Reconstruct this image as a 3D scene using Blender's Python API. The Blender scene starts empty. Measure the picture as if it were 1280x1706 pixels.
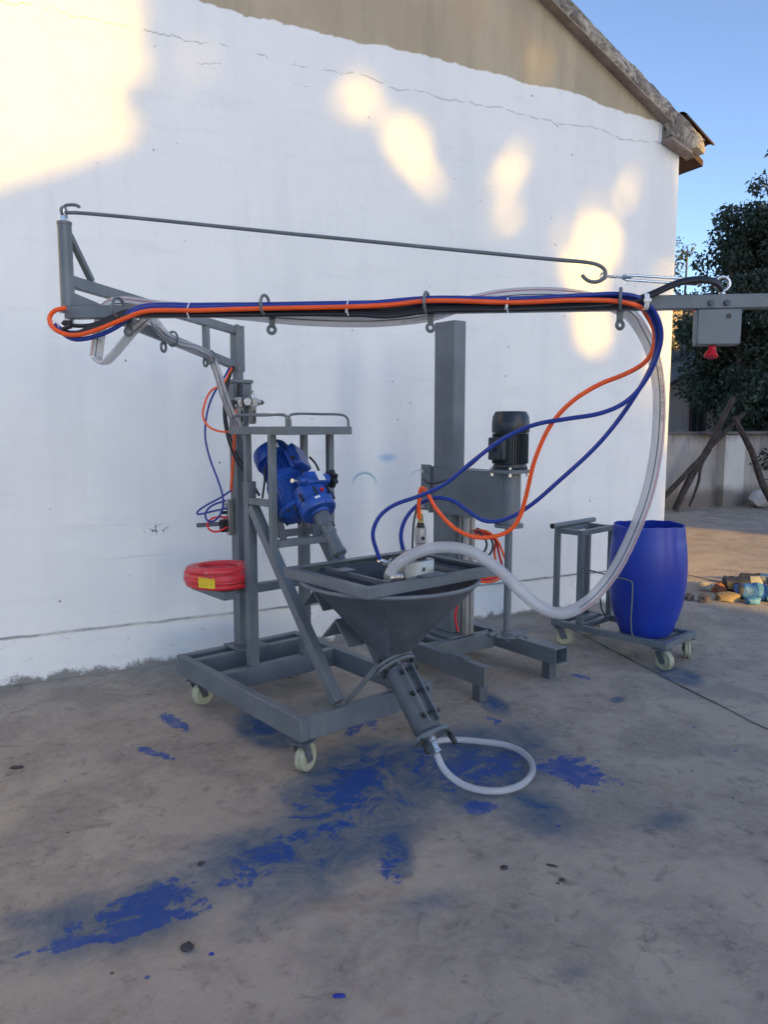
import bpy, bmesh, math, random
from mathutils import Vector as V3, Matrix as M4, noise as mnoise
random.seed(7)
R = math.radians
SC = bpy.context.scene
COL = SC.collection

# ------------------------------------------------------------------ camera, sky, sun, exposure
cam_d = bpy.data.cameras.new('camera'); cam = bpy.data.objects.new('camera', cam_d); COL.objects.link(cam)
cam_d.sensor_fit = 'VERTICAL'; cam_d.sensor_height = 36.0; cam_d.sensor_width = 27.0
cam_d.lens = 36.0 * 1280.0 / 1706.0
cam_d.clip_start = 0.05; cam_d.clip_end = 2000
cam.location = (0, 0, 1.5)
cam.rotation_euler = (R(90 - 6.55), 0, R(-26.7))
SC.camera = cam

SUN_EL = 13.0
SUN_H = V3((0.29, -0.957, 0)).normalized()            # horizontal direction towards the sun
SUN_D = V3((SUN_H.x * math.cos(R(SUN_EL)), SUN_H.y * math.cos(R(SUN_EL)), math.sin(R(SUN_EL))))
world = bpy.data.worlds.new('World'); SC.world = world; world.use_nodes = True
wn = world.node_tree.nodes; wl = world.node_tree.links
sky = wn.new('ShaderNodeTexSky'); sky.sky_type = 'NISHITA'; sky.sun_disc = False
sky.sun_elevation = R(SUN_EL); sky.sun_rotation = math.atan2(SUN_H.x, SUN_H.y)
sky.air_density = 0.6; sky.dust_density = 0.6; sky.ozone_density = 3.5
bg = wn['Background']; wl.new(sky.outputs[0], bg.inputs[0]); bg.inputs[1].default_value = 0.15
sun_d = bpy.data.lights.new('sun', 'SUN'); sun_d.energy = 2.5; sun_d.angle = R(0.55); sun_d.color = (1.0, 0.64, 0.10)
sun = bpy.data.objects.new('sun', sun_d); COL.objects.link(sun)
sun.rotation_euler = SUN_D.to_track_quat('Z', 'Y').to_euler(); sun.location = (4, -12, 14)
vs = SC.view_settings
vs.view_transform = 'Standard'; vs.look = 'None'; vs.gamma = 1.0; vs.use_curve_mapping = False
vs.exposure = 1.68
try:
    vs.use_white_balance = True; vs.white_balance_temperature = 8500; vs.white_balance_tint = 12
except Exception:
    pass

# ------------------------------------------------------------------ materials
class NT:
    def __init__(s, name):
        s.m = bpy.data.materials.new(name); s.m.use_nodes = True
        s.n = s.m.node_tree.nodes; s.l = s.m.node_tree.links
        s.p = s.n['Principled BSDF']; s._co = None
    def put(s, sock, v):
        if isinstance(v, bpy.types.NodeSocket): s.l.new(v, sock)
        elif isinstance(v, (tuple, list)) and len(v) == 3 and sock.type == 'RGBA': sock.default_value = (*v, 1)
        else: sock.default_value = v
    def node(s, t, ins=None, **kw):
        n = s.n.new(t)
        for k, v in kw.items(): setattr(n, k, v)
        for k, v in (ins or {}).items(): s.put(n.inputs[k], v)
        return n
    def co(s):
        if s._co is None: s._co = s.n.new('ShaderNodeTexCoord').outputs['Object']
        return s._co
    def uv(s): return s.n.new('ShaderNodeTexCoord').outputs['UV']
    def math(s, op, a, b=0.0, c=None, clamp=False):
        n = s.n.new('ShaderNodeMath'); n.operation = op; n.use_clamp = clamp
        s.put(n.inputs[0], a); s.put(n.inputs[1], b)
        if c is not None: s.put(n.inputs[2], c)
        return n.outputs[0]
    def noise(s, scale, detail=4, rough=0.55, vec=None, dist=0.0, stretch=None):
        v = vec if vec is not None else s.co()
        if stretch:
            v = s.node('ShaderNodeVectorMath', {0: v, 1: stretch}, operation='MULTIPLY').outputs[0]
        n = s.node('ShaderNodeTexNoise', {'Vector': v, 'Scale': scale, 'Detail': detail, 'Roughness': rough, 'Distortion': dist})
        return n.outputs[0]
    def ramp(s, fac, a, b, lo=0.0, hi=1.0):
        n = s.node('ShaderNodeMapRange', {0: fac, 1: a, 2: b, 3: lo, 4: hi}); n.interpolation_type = 'SMOOTHSTEP'
        return n.outputs[0]
    def mix(s, f, a, b, mode='MIX'):
        n = s.n.new('ShaderNodeMix'); n.data_type = 'RGBA'; n.blend_type = mode
        s.put(n.inputs[0], f); s.put(n.inputs[6], a); s.put(n.inputs[7], b)
        return n.outputs[2]
    def bump(s, h, strength=0.3, dist=0.01):
        b = s.node('ShaderNodeBump', {'Strength': strength, 'Distance': dist, 'Height': h}); s.l.new(b.outputs[0], s.p.inputs['Normal'])
    def set(s, **kw):
        for k, v in kw.items(): s.put(s.p.inputs[k.replace('_', ' ')], v)
        return s.m

def paint(name, col, rough=0.45, var=0.12, metal=0.0, scale=6.0, bump=0.06, dirt=None, dirt_amt=0.35, chips=None):
    t = NT(name)
    n1 = t.noise(scale, 5, 0.6); n2 = t.noise(scale * 9, 3, 0.6)
    lo = tuple(c * (1 - var) for c in col); hi = tuple(min(1, c * (1 + var)) for c in col)
    c = t.mix(t.ramp(n1, .3, .7), lo, hi)
    if dirt: c = t.mix(t.math('MULTIPLY', t.ramp(t.noise(scale * 2.3, 6, .65, dist=.6), .56, .72), dirt_amt), c, dirt)
    if chips:
        vo = t.node('ShaderNodeTexVoronoi', {'Vector': t.co(), 'Scale': 21.0, 'Randomness': 1.0})
        sp = t.math('MULTIPLY', t.ramp(t.math('ADD', vo.outputs[0], t.math('MULTIPLY', t.noise(90, 4, .75), .30)), .20, .23, 1, 0), t.ramp(t.noise(3.1, 4, .6), .50, .60))
        c = t.mix(t.math('MULTIPLY', sp, .75), c, chips)
        stv = t.noise(9, 5, .65, stretch=(3, 3, .35))
        c = t.mix(t.math('MULTIPLY', t.ramp(stv, .54, .70), .28), c, (.24, .235, .22))
        c = t.mix(t.math('MULTIPLY', t.ramp(t.noise(15, 6, .72), .60, .72), .35), c, tuple(x * .62 for x in col))
    r = t.math('ADD', t.math('MULTIPLY', n2, .22), rough - .11)
    t.bump(t.math('ADD', t.math('MULTIPLY', n2, .4), n1), bump, .01)
    return t.set(Base_Color=c, Roughness=r, Metallic=metal)

GRAY = paint('machine_gray_paint', (.125, .150, .170), .42, .13, scale=5, bump=.12, dirt=(.19, .165, .13), dirt_amt=.38, chips=(.075, .050, .036))
GRAYD = paint('dull_gray_paint', (.085, .097, .118), .55, .16, scale=7, bump=.12, dirt=(.12, .11, .10), dirt_amt=.35, chips=(.06, .045, .035))
STEEL = paint('brushed_steel', (.40, .40, .395), .40, .12, metal=.65, scale=14, bump=.05)
ZINC = paint('zinc_plated', (.55, .57, .58), .28, .10, metal=.85, scale=12, bump=.04)
BRASS = paint('brass_fitting', (.50, .38, .17), .33, .12, metal=.9)
BLACK = paint('black_plastic', (.014, .014, .016), .45, .2, bump=.05)
RUBBER = paint('black_cable_rubber', (.018, .018, .024), .5, .2, bump=.05)
MBLUE = paint('blue_motor_paint', (.004, .062, .330), .33, .22, scale=9, bump=.10, dirt=(.02, .03, .09), dirt_amt=.5)
MBLUE2 = paint('blue_gear_housing_paint', (.004, .070, .330), .36, .25, scale=12, bump=.14, dirt=(.02, .03, .07), dirt_amt=.6)
NAVY = paint('dark_motor_paint', (.012, .021, .033), .34, .2, scale=9, bump=.08)
DRUM = paint('blue_drum_plastic', (.001, .036, .34), .36, .10, scale=3, bump=.05)
ORANGE = paint('orange_hose_rubber', (.95, .105, .020), .38, .06, bump=.02)
BLUEH = paint('blue_hose_rubber', (.004, .036, .26), .36, .10, bump=.02)
REDH = paint('red_hose_rubber', (.74, .016, .030), .36, .08, bump=.04)
REDP = paint('red_plastic', (.62, .012, .025), .38, .08)
NYLON = paint('cream_nylon', (.40, .395, .29), .42, .12, scale=20, bump=.06, dirt=(.22, .20, .12), dirt_amt=.6)
WHITEP = paint('white_nylon_tie', (.80, .80, .78), .4, .03)
LABELW = paint('white_sticker', (.72, .74, .76), .45, .1)
YELLOW = paint('yellow_label', (.74, .55, .03), .5, .06)
GREENI = paint('green_label_ink', (.20, .33, .04), .5, .1)
INK = paint('dark_hose_ink', (.05, .04, .06), .5, .1)
REDLINE = paint('red_hose_line', (.40, .06, .09), .5, .1)
ORANGEI = paint('orange_label_ink', (.62, .22, .03), .5, .1)

def clear_hose_mat():
    t = NT('clear_braided_hose')
    uv = t.uv()
    sep = t.node('ShaderNodeSeparateXYZ', {0: uv})
    a = t.math('ADD', t.math('MULTIPLY', sep.outputs[0], 1.0), t.math('MULTIPLY', sep.outputs[1], 1.0))
    b = t.math('SUBTRACT', t.math('MULTIPLY', sep.outputs[0], 1.0), t.math('MULTIPLY', sep.outputs[1], 1.0))
    wa = t.math('ABSOLUTE', t.math('SINE', t.math('MULTIPLY', a, math.pi * 22)))
    wb = t.math('ABSOLUTE', t.math('SINE', t.math('MULTIPLY', b, math.pi * 22)))
    line = t.math('MAXIMUM', t.ramp(wa, .86, .99), t.ramp(wb, .86, .99))
    c = t.mix(t.math('MULTIPLY', line, .35), (.54, .55, .58), (.72, .72, .73))
    alpha = t.math('ADD', t.math('MULTIPLY', line, .12), .50)
    t.bump(line, .25, .002)
    m = t.set(Base_Color=c, Roughness=.16, Alpha=alpha, IOR=1.5)
    t.p.inputs['Coat Weight'].default_value = .5; t.p.inputs['Coat Roughness'].default_value = .06
    return m
CLEAR = clear_hose_mat()
def film_mat():
    t = NT('clear_wrap_film')
    n = t.noise(24, 5, .7, dist=1.5)
    t.bump(n, .9, .02)
    m = t.set(Base_Color=(.85, .62, .64), Roughness=.14, Alpha=t.math('ADD', t.math('MULTIPLY', t.ramp(n, .54, .68), .36), .05))
    return m
FILM = film_mat()

# ------------------------------------------------------------------ mesh helpers
def shade(bm, ang=38):
    bm.normal_update()
    lim = R(ang)
    for f in bm.faces: f.smooth = True
    for e in bm.edges:
        if len(e.link_faces) == 2:
            if e.calc_face_angle(0) > lim: e.smooth = False
        else: e.smooth = True

def obj(name, bm, m=None, parent=None, label=None, kind=None, M=None):
    """bm: bmesh (freed) in the parent's local space (or M-local space)."""
    if M is not None: bm.transform(M)
    bmesh.ops.recalc_face_normals(bm, faces=bm.faces[:])
    shade(bm)
    me = bpy.data.meshes.new(name); bm.to_mesh(me); bm.free()
    if m: me.materials.append(m)
    o = bpy.data.objects.new(name, me); COL.objects.link(o)
    if parent: o.parent = parent
    if label: o['label'] = label
    if kind: o['kind'] = kind
    return o

def empty(name, loc=(0, 0, 0), rz=0.0, label=None, cat=None, group=None):
    o = bpy.data.objects.new(name, None); o.empty_display_size = .1; COL.objects.link(o)
    o.location = loc; o.rotation_euler = (0, 0, rz)
    if label: o['label'] = label
    if cat: o['category'] = cat
    if group: o['group'] = group
    return o
def tag(o, label, cat, group=None):
    o['label'] = label; o['category'] = cat
    if group: o['group'] = group
    return o
def dup(o, parent=None):
    c = o.copy(); COL.objects.link(c); c.parent = parent
    for ch in list(o.children): dup(ch, c)
    return c

def B(): return bmesh.new()
def basis(d, up=(0, 0, 1)):
    z = V3(d).normalized(); u = V3(up)
    if abs(z.dot(u.normalized())) > .985: u = V3((1, 0, 0)) if abs(z.x) < .9 else V3((0, 1, 0))
    x = u.cross(z).normalized(); y = z.cross(x)
    return M4((x, y, z)).transposed()
def box(bm, x0, x1, y0, y1, z0, z1, bev=.002, M=None):
    vs_ = [bm.verts.new((x, y, z)) for z in (z0, z1) for y in (y0, y1) for x in (x0, x1)]
    fs = [(0, 2, 3, 1), (4, 5, 7, 6), (0, 1, 5, 4), (2, 6, 7, 3), (0, 4, 6, 2), (1, 3, 7, 5)]
    faces = [bm.faces.new([vs_[i] for i in f]) for f in fs]
    geo = vs_
    if bev > 0:
        es = list({e for f in faces for e in f.edges})
        r = bmesh.ops.bevel(bm, geom=es, offset=bev, segments=1, affect='EDGES')
        geo = list({v for f in r['faces'] for v in f.verts} | {v for v in vs_ if v.is_valid})
    if M is not None: bmesh.ops.transform(bm, matrix=M, verts=geo)
    return bm
def beam(bm, a, b, w, h, up=(0, 0, 1), bev=.002, ext=0.0):
    """rectangular bar from a to b; h along 'up', w across"""
    a = V3(a); b = V3(b); d = b - a; L = d.length
    Rm = basis(d, up).to_4x4()
    M = M4.Translation(a) @ Rm
    return box(bm, -w / 2, w / 2, -h / 2, h / 2, -ext, L + ext, bev, M)
def cyl(bm, a, b, r0, r1=None, seg=20, caps=True):
    r1 = r0 if r1 is None else r1
    a = V3(a); b = V3(b); Rm = basis(b - a)
    def ring(c, r): return [bm.verts.new(c + Rm @ V3((r * math.cos(2 * math.pi * i / seg), r * math.sin(2 * math.pi * i / seg), 0))) for i in range(seg)]
    A = ring(a, r0); Bq = ring(b, r1)
    for i in range(seg):
        j = (i + 1) % seg; bm.faces.new((A[i], A[j], Bq[j], Bq[i]))
    if caps: bm.faces.new(A[::-1]); bm.faces.new(Bq)
    return bm
def lathe(bm, prof, o=(0, 0, 0), d=(0, 0, 1), seg=28, close=False):
    """prof: list of (r, h) along axis d from o"""
    o = V3(o); Rm = basis(d); rings = []
    for r, h in prof:
        if r < 1e-5: rings.append([bm.verts.new(o + Rm @ V3((0, 0, h)))])
        else: rings.append([bm.verts.new(o + Rm @ V3((r * math.cos(2 * math.pi * i / seg), r * math.sin(2 * math.pi * i / seg), h))) for i in range(seg)])
    pairs = list(zip(rings, rings[1:])) + ([(rings[-1], rings[0])] if close else [])
    for A, Bq in pairs:
        for i in range(seg):
            j = (i + 1) % seg
            q = [A[i % len(A)], A[j % len(A)], Bq[j % len(Bq)], Bq[i % len(Bq)]]
            u = []
            for v in q:
                if v not in u: u.append(v)
            if len(u) >= 3: bm.faces.new(u)
    return bm
def torus(bm, c, d, Rr, r, seg=28, ts=10, a0=0.0, a1=360.0, up=(0, 0, 1)):
    c = V3(c); Rm = basis(d, up); full = abs(a1 - a0 - 360) < 1e-3
    n = seg if full else seg + 1; rings = []
    for i in range(n):
        a = R(a0 + (a1 - a0) * i / seg); cc = V3((math.cos(a), math.sin(a), 0))
        rings.append([bm.verts.new(c + Rm @ (cc * (Rr + r * math.cos(2 * math.pi * k / ts)) + V3((0, 0, r * math.sin(2 * math.pi * k / ts))))) for k in range(ts)])
    for i in range(n if full else n - 1):
        A = rings[i]; Bq = rings[(i + 1) % n]
        for k in range(ts):
            l = (k + 1) % ts; bm.faces.new((A[k], A[l], Bq[l], Bq[k]))
    if not full: bm.faces.new(rings[0][::-1]); bm.faces.new(rings[-1])
    return bm
def prism(bm, pts, d, bev=0.0):
    """polygon pts (3D, planar) extruded by vector d"""
    d = V3(d); A = [bm.verts.new(V3(p)) for p in pts]; Bq = [bm.verts.new(V3(p) + d) for p in pts]
    n = len(A); fs = [bm.faces.new(A[::-1]), bm.faces.new(Bq)]
    for i in range(n): fs.append(bm.faces.new((A[i], A[(i + 1) % n], Bq[(i + 1) % n], Bq[i])))
    if bev > 0:
        bmesh.ops.bevel(bm, geom=list({e for f in fs for e in f.edges}), offset=bev, segments=1, affect='EDGES')
    return bm
def smooth_path(pts, step=.012, closed=False):
    P = [V3(p) for p in pts]
    n = len(P); out = []
    def g(i):
        if closed: return P[i % n]
        if i < 0: return P[0] * 2 - P[1]
        if i >= n: return P[-1] * 2 - P[-2]
        return P[i]
    for i in range(n if closed else n - 1):
        p0, p1, p2, p3 = g(i - 1), g(i), g(i + 1), g(i + 2)
        a = .5
        t0 = 0; t1 = t0 + max(1e-4, (p1 - p0).length) ** a; t2 = t1 + max(1e-4, (p2 - p1).length) ** a; t3 = t2 + max(1e-4, (p3 - p2).length) ** a
        k = max(2, int((p2 - p1).length / step))
        for j in range(k):
            t = t1 + (t2 - t1) * j / k
            A1 = p0 * ((t1 - t) / (t1 - t0)) + p1 * ((t - t0) / (t1 - t0)); A2 = p1 * ((t2 - t) / (t2 - t1)) + p2 * ((t - t1) / (t2 - t1)); A3 = p2 * ((t3 - t) / (t3 - t2)) + p3 * ((t - t2) / (t3 - t2))
            B1 = A1 * ((t2 - t) / (t2 - t0)) + A2 * ((t - t0) / (t2 - t0)); B2 = A2 * ((t3 - t) / (t3 - t1)) + A3 * ((t - t1) / (t3 - t1))
            out.append(B1 * ((t2 - t) / (t2 - t1)) + B2 * ((t - t1) / (t2 - t1)))
    if not closed: out.append(P[-1].copy())
    # one relaxing pass keeps bends round
    for _ in range(2):
        q = [p.copy() for p in out]
        for i in range(1, len(out) - 1): out[i] = (q[i - 1] + q[i] * 2 + q[i + 1]) / 4
    return out
def frames(path, ref=None):
    T = []
    n = len(path)
    for i in range(n): T.append((path[min(i + 1, n - 1)] - path[max(i - 1, 0)]).normalized())
    N = []
    for i in range(n):
        if ref is not None:
            q = V3(ref) - T[i] * T[i].dot(V3(ref))
            if q.length < .2 and N: q = N[-1] - T[i] * T[i].dot(N[-1])
        elif N: q = N[-1] - T[i] * T[i].dot(N[-1])
        else:
            q = V3((0, 0, 1)) if abs(T[i].z) < .9 else V3((1, 0, 0)); q = q - T[i] * T[i].dot(q)
        N.append(q.normalized())
    return T, N
def tube(bm, path, r, ts=10, caps=True, flat=None, closed=False, uv=False):
    """sweep a circle; flat: function(fraction)->(scale along normal, scale along binormal)"""
    T, N = frames(path); n = len(path); rings = []; L = [0.0]
    for i in range(1, n): L.append(L[-1] + (path[i] - path[i - 1]).length)
    rf = r if callable(r) else (lambda f: r)
    for i in range(n):
        Bn = T[i].cross(N[i]); f = L[i] / max(L[-1], 1e-6); sa, sb = flat(f) if flat else (1, 1); rr = rf(f)
        rings.append([bm.verts.new(path[i] + N[i] * (rr * sa * math.cos(2 * math.pi * k / ts)) + Bn * (rr * sb * math.sin(2 * math.pi * k / ts))) for k in range(ts)])
    lay = bm.loops.layers.uv.verify() if uv else None
    for i in range(n if closed else n - 1):
        A = rings[i]; Bq = rings[(i + 1) % n]
        for k in range(ts):
            l = (k + 1) % ts; f = bm.faces.new((A[k], A[l], Bq[l], Bq[k]))
            if uv:
                r0 = rf(0); u0 = L[i] / (2 * math.pi * r0); u1 = L[min(i + 1, n - 1)] / (2 * math.pi * r0)
                for lp, (a_, b_) in zip(f.loops, ((u0, k / ts), (u0, (k + 1) / ts), (u1, (k + 1) / ts), (u1, k / ts))): lp[lay].uv = (a_, b_)
    if caps and not closed: bm.faces.new(rings[0][::-1]); bm.faces.new(rings[-1])
    return bm
def rod(name, pts, r, m, parent=None, step=.012, ts=8, **k):
    return obj(name, tube(B(), smooth_path(pts, step), r, ts), m, parent, **k)
def line_on_tube(bm, path, r, ang, w, ref, s0=0.0, s1=1.0):
    T, N = frames(path, ref); n = len(path); prev = None
    for i in range(int(n * s0), int((n - 1) * s1) + 1):
        Bn = T[i].cross(N[i]); q = []
        for da in (-w / r / 2, w / r / 2):
            a = ang + da; q.append(bm.verts.new(path[i] + (N[i] * math.cos(a) + Bn * math.sin(a)) * (r + .0006)))
        if prev: bm.faces.new((prev[0], prev[1], q[1], q[0]))
        prev = q
    return bm
def text_bm(s, size):
    cu = bpy.data.curves.new('t', 'FONT'); cu.body = s; cu.size = size; cu.resolution_u = 2
    o = bpy.data.objects.new('t', cu); COL.objects.link(o)
    dg = bpy.context.evaluated_depsgraph_get(); me = o.evaluated_get(dg).to_mesh()
    bm = bmesh.new(); bm.from_mesh(me)
    o.evaluated_get(dg).to_mesh_clear(); bpy.data.objects.remove(o); bpy.data.curves.remove(cu)
    return bm
def text_on_tube(s, size, path, r, ang, ref, start, sign=1, flip=1):
    bm = text_bm(s, size); T, N = frames(path, ref); L = [0.0]
    for i in range(1, len(path)): L.append(L[-1] + (path[i] - path[i - 1]).length)
    for v in bm.verts:
        s_ = max(0, min(L[-1] - 1e-4, start * L[-1] + sign * v.co.x)); i = 0
        lo, hi = 0, len(L) - 1
        while hi - lo > 1:
            mid = (lo + hi) // 2
            if L[mid] <= s_: lo = mid
            else: hi = mid
        i = lo; f = (s_ - L[i]) / max(1e-6, L[i + 1] - L[i])
        p = path[i].lerp(path[i + 1], f); Nn = N[i].lerp(N[i + 1], f).normalized(); Bn = T[i].cross(Nn).normalized()
        a = ang + flip * (v.co.y - size * .35) / r
        v.co = p + (Nn * math.cos(a) + Bn * math.sin(a)) * (r + .0009)
    return bm

STAINS=[
('solid', 1.15, 0.33, 2.26, 4.09, -0.02, 1.32, -19.05) ,
('solid', 0.95, 0.14, 2.26, 6.56, 0.38, -2.21, -30.69) ,
('solid', 0.62, 0.39, 2.36, 3.64, 0.43, 0.98, -9.3) ,
('solid', 0.6, 0.65, 2.36, 6.13, -0.41, 1.69, -14.04) ,
('solid', 0.45, 0.23, 2.32, 5.39, 0.46, 1.58, -12.31) ,
('haze', 0.9, 0.36, 2.34, 2.2, 0.1, 0.59, -5.16) ,
('haze', 0.8, 0.72, 2.45, 1.89, -0.42, 0.4, -4.29) ,
('haze', 1.2, 1.28, 2.83, 2.69, -0.68, 1.22, -3.05) ,
('solid', 0.44, 1.29, 2.79, 2.49, -0.59, 1.63, -4.79) ,
('solid', 0.55, 1.55, 3.35, 6.64, -1.22, 3.02, -9.31) ,
('solid', 0.36, 1.06, 2.51, 2.6, -0.4, 0.94, -6.1) ,
('haze', 0.9, 1.21, 2.61, 1.54, -0.28, 1.2, -2.7) ,
('haze', 1.1, 1.2, 2.32, -2.95, -3.34, -12.43, 5.17) ,
('solid', 0.42, 1.13, 2.2, -3.72, -7.41, -20.96, 7.51) ,
('haze', 1.2, 1.85, 2.64, 3.23, -1.03, 1.47, -4.74) ,
('solid', 0.5, 1.83, 2.65, 4.21, -1.55, 0.75, -6.12) ,
('haze', 1.0, 1.76, 2.78, 1.55, -0.61, -0.39, -2.65) ,
('solid', 0.9, 2.17, 2.48, 2.6, -3.71, 5.63, 3.0) ,
('solid', 0.95, 1.63, 2.4, 11.41, -5.3, 1.38, -15.47) ,
('haze', 0.65, 1.82, 2.3, 3.14, -3.0, -4.39, -2.42) ,
('haze', 1.2, 1.11, 3.53, 4.54, -2.3, 6.08, 2.6) ,
('solid', 1.1, 0.73, 3.83, 5.42, -5.81, -22.03, -5.71) ,
('solid', 0.8, 0.57, 3.5, 9.21, -2.95, -28.39, -17.79) ,
('haze', 1.2, 2.32, 3.31, 6.02, -6.19, -10.54, -0.29) ,
('solid', 0.8, 2.2, 3.1, 12.45, -14.11, -22.0, -4.87) ,
('haze', 0.9, 3.59, 3.2, 3.33, -5.24, -7.08, -1.25) ,
('haze', 0.38, 2.18, 1.99, 6.55, -5.91, -3.17, -13.94) ,
('haze', 0.5, 0.03, 2.42, 7.56, -0.33, -7.51, -12.01) ,
('solid', 0.9, 3.05, 3.45, 6.95, -12.71, -25.28, -6.24) ,
('haze', 0.9, 2.97, 3.05, 15.7, -11.88, -2.93, -20.44) ,
('haze', 0.32, 1.35, 1.51, 9.74, -6.27, -3.88, -18.37) ,
('haze', 0.5, 1.16, 1.97, 7.85, -2.63, -2.29, -10.94) ,
]
# ------------------------------------------------------------------ ground
def ground_mat():
    t = NT('concrete_yard')
    big = t.noise(.55, 5, .6); mid = t.noise(2.6, 7, .62, dist=.4); fine = t.noise(26, 6, .65); vf = t.noise(130, 3, .6)
    c = t.mix(t.ramp(big, .3, .7), (.330, .276, .228), (.450, .374, .298))
    c = t.mix(t.math('MULTIPLY', t.ramp(mid, .42, .60), .60), c, (.215, .184, .162))
    c = t.mix(t.math('MULTIPLY', t.ramp(t.noise(5.5, 8, .7, dist=.8), .55, .70), .5), c, (.40, .335, .265))
    c = t.mix(t.math('MULTIPLY', t.ramp(t.noise(9, 8, .74, dist=.7), .53, .66), .55), c, (.105, .093, .090))
    c = t.mix(t.math('MULTIPLY', t.ramp(t.noise(2.2, 7, .7, dist=1.0, stretch=(1, 2.6, 1)), .54, .66), .45), c, (.43, .355, .275))
    c = t.mix(t.math('MULTIPLY', t.ramp(t.noise(1.5, 5, .65), .56, .70), .42), c, (.27, .185, .125))
    c = t.mix(t.ramp(fine, .35, .70, .0, .42), c, (.42, .37, .31))
    c = t.mix(t.ramp(t.noise(60, 5, .75), .56, .70, .0, .42), c, (.11, .10, .095))
    sep = t.node('ShaderNodeSeparateXYZ', {0: t.co()})
    X, Y = sep.outputs[0], sep.outputs[1]
    e1 = t.noise(6, 10, .76, dist=.9); e2 = t.noise(3.2, 6, .6); e3 = t.noise(24, 8, .78, dist=.5)
    haze = None; solid = None
    for kind, st, cx, cy, a, b_, c_, d_ in STAINS:
        dx = t.math('SUBTRACT', X, cx); dy = t.math('SUBTRACT', Y, cy)
        u = t.math('MULTIPLY_ADD', dx, a, t.math('MULTIPLY', dy, b_)); v = t.math('MULTIPLY_ADD', dx, c_, t.math('MULTIPLY', dy, d_))
        dist = t.math('SQRT', t.math('MULTIPLY_ADD', u, u, t.math('MULTIPLY', v, v)))
        val = t.math('MULTIPLY', t.math('SUBTRACT', 1.25, dist, clamp=False), st)
        val = t.math('MAXIMUM', val, 0.0)
        if kind == 'haze': haze = val if haze is None else t.math('MAXIMUM', haze, val)
        else: solid = val if solid is None else t.math('MAXIMUM', solid, val)
    h = t.math('MULTIPLY', t.ramp(t.math('ADD', haze, t.math('MULTIPLY', t.math('SUBTRACT', e2, .5), 1.3)), .0, .75), t.ramp(e1, .26, .60, .45, 1.0))
    c = t.mix(t.math('MULTIPLY', h, .85), c, (.040, .098, .165))
    hs = t.math('MULTIPLY', t.ramp(haze, .05, .3), t.ramp(t.math('ADD', t.math('MULTIPLY', haze, .55), t.math('MULTIPLY', t.math('SUBTRACT', e1, .5), 2.6)), .46, .70))
    c = t.mix(t.math('MULTIPLY', hs, .55), c, (.006, .062, .23))
    sm = t.ramp(t.math('ADD', solid, t.math('ADD', t.math('MULTIPLY', t.math('SUBTRACT', e1, .5), 3.9), t.math('MULTIPLY', t.math('SUBTRACT', e3, .5), 1.9))), .42, .50)
    sm = t.math('MULTIPLY', sm, t.ramp(solid, .02, .22))
    c = t.mix(t.math('MULTIPLY', sm, t.ramp(t.noise(13, 6, .7), .30, .58, .55, .93)), c, t.mix(e2, (.005, .054, .21), (.006, .074, .33)))
    # scattered drips
    vo = t.node('ShaderNodeTexVoronoi', {'Vector': t.co(), 'Scale': 4.6, 'Randomness': 1.0})
    dr = t.ramp(t.math('ADD', vo.outputs[0], t.math('MULTIPLY', e3, .08)), .075, .085, 1, 0)
    near = t.ramp(t.math('DISTANCE', Y, 2.6) if False else t.math('ABSOLUTE', t.math('SUBTRACT', Y, 2.4)), .5, 2.0, 1, 0)
    c = t.mix(t.math('MULTIPLY', dr, t.math('MULTIPLY', near, .8)), c, (.010, .07, .26))
    vo2 = t.node('ShaderNodeTexVoronoi', {'Vector': t.co(), 'Scale': 5.3, 'Randomness': 1.0})
    c = t.mix(t.ramp(t.math('ADD', vo2.outputs[0], t.math('MULTIPLY', e3, .1)), .075, .10, .75, 0), c, (.04, .037, .04))
    # old hair cracks
    vc = t.node('ShaderNodeTexVoronoi', {'Vector': t.node('ShaderNodeVectorMath', {0: t.co(), 1: t.node('ShaderNodeTexNoise', {'Vector': t.co(), 'Scale': 3.0, 'Detail': 5}).outputs[1]}, operation='ADD').outputs[0], 'Scale': .55}, feature='DISTANCE_TO_EDGE')
    c = t.mix(t.math('MULTIPLY', t.math('MULTIPLY', t.ramp(vc.outputs[0], .0, .004, 1, 0), t.ramp(big, .5, .62)), .35), c, (.07, .065, .065))
    t.bump(t.math('ADD', t.math('MULTIPLY', fine, .5), t.math('ADD', mid, t.math('MULTIPLY', vf, .22))), .30, .02)
    rough = t.math('SUBTRACT', t.ramp(mid, .3, .7, .68, .9), t.math('MULTIPLY', sm, .22))
    t.p.inputs['Specular IOR Level'].default_value = .22
    return t.set(Base_Color=c, Roughness=rough)
bm = B()
for x0, x1, y0, y1 in ((-600, 600, -600, 600),):
    bm.faces.new([bm.verts.new(p) for p in ((x0, y0, 0), (x1, y0, 0), (x1, y1, 0), (x0, y1, 0))])
obj('ground', bm, ground_mat(), kind='structure')
JOINT = paint('slab_joint_dirt', (.06, .054, .052), .9, .3)
def joint(pts, w):
    b = B(); P = []
    for i in range(len(pts) - 1):
        a = V3((*pts[i], 0)); e = V3((*pts[i + 1], 0)); n = max(2, int((e - a).length / .12))
        for k in range(n): P.append(a.lerp(e, k / n))
    P.append(V3((*pts[-1], 0)))
    d = (P[-1] - P[0]).normalized(); s = V3((-d.y, d.x, 0)); prev = None
    for p in P:
        j = s * random.uniform(-.006, .006); ww = w * random.uniform(.6, 1.3)
        q = [b.verts.new(p + j - s * ww / 2 + V3((0, 0, .004))), b.verts.new(p + j + s * ww / 2 + V3((0, 0, .004)))]
        if prev: b.faces.new((prev[0], q[0], q[1], prev[1]))
        prev = q
    return obj('slab_joint', b, JOINT, kind='structure')
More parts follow.
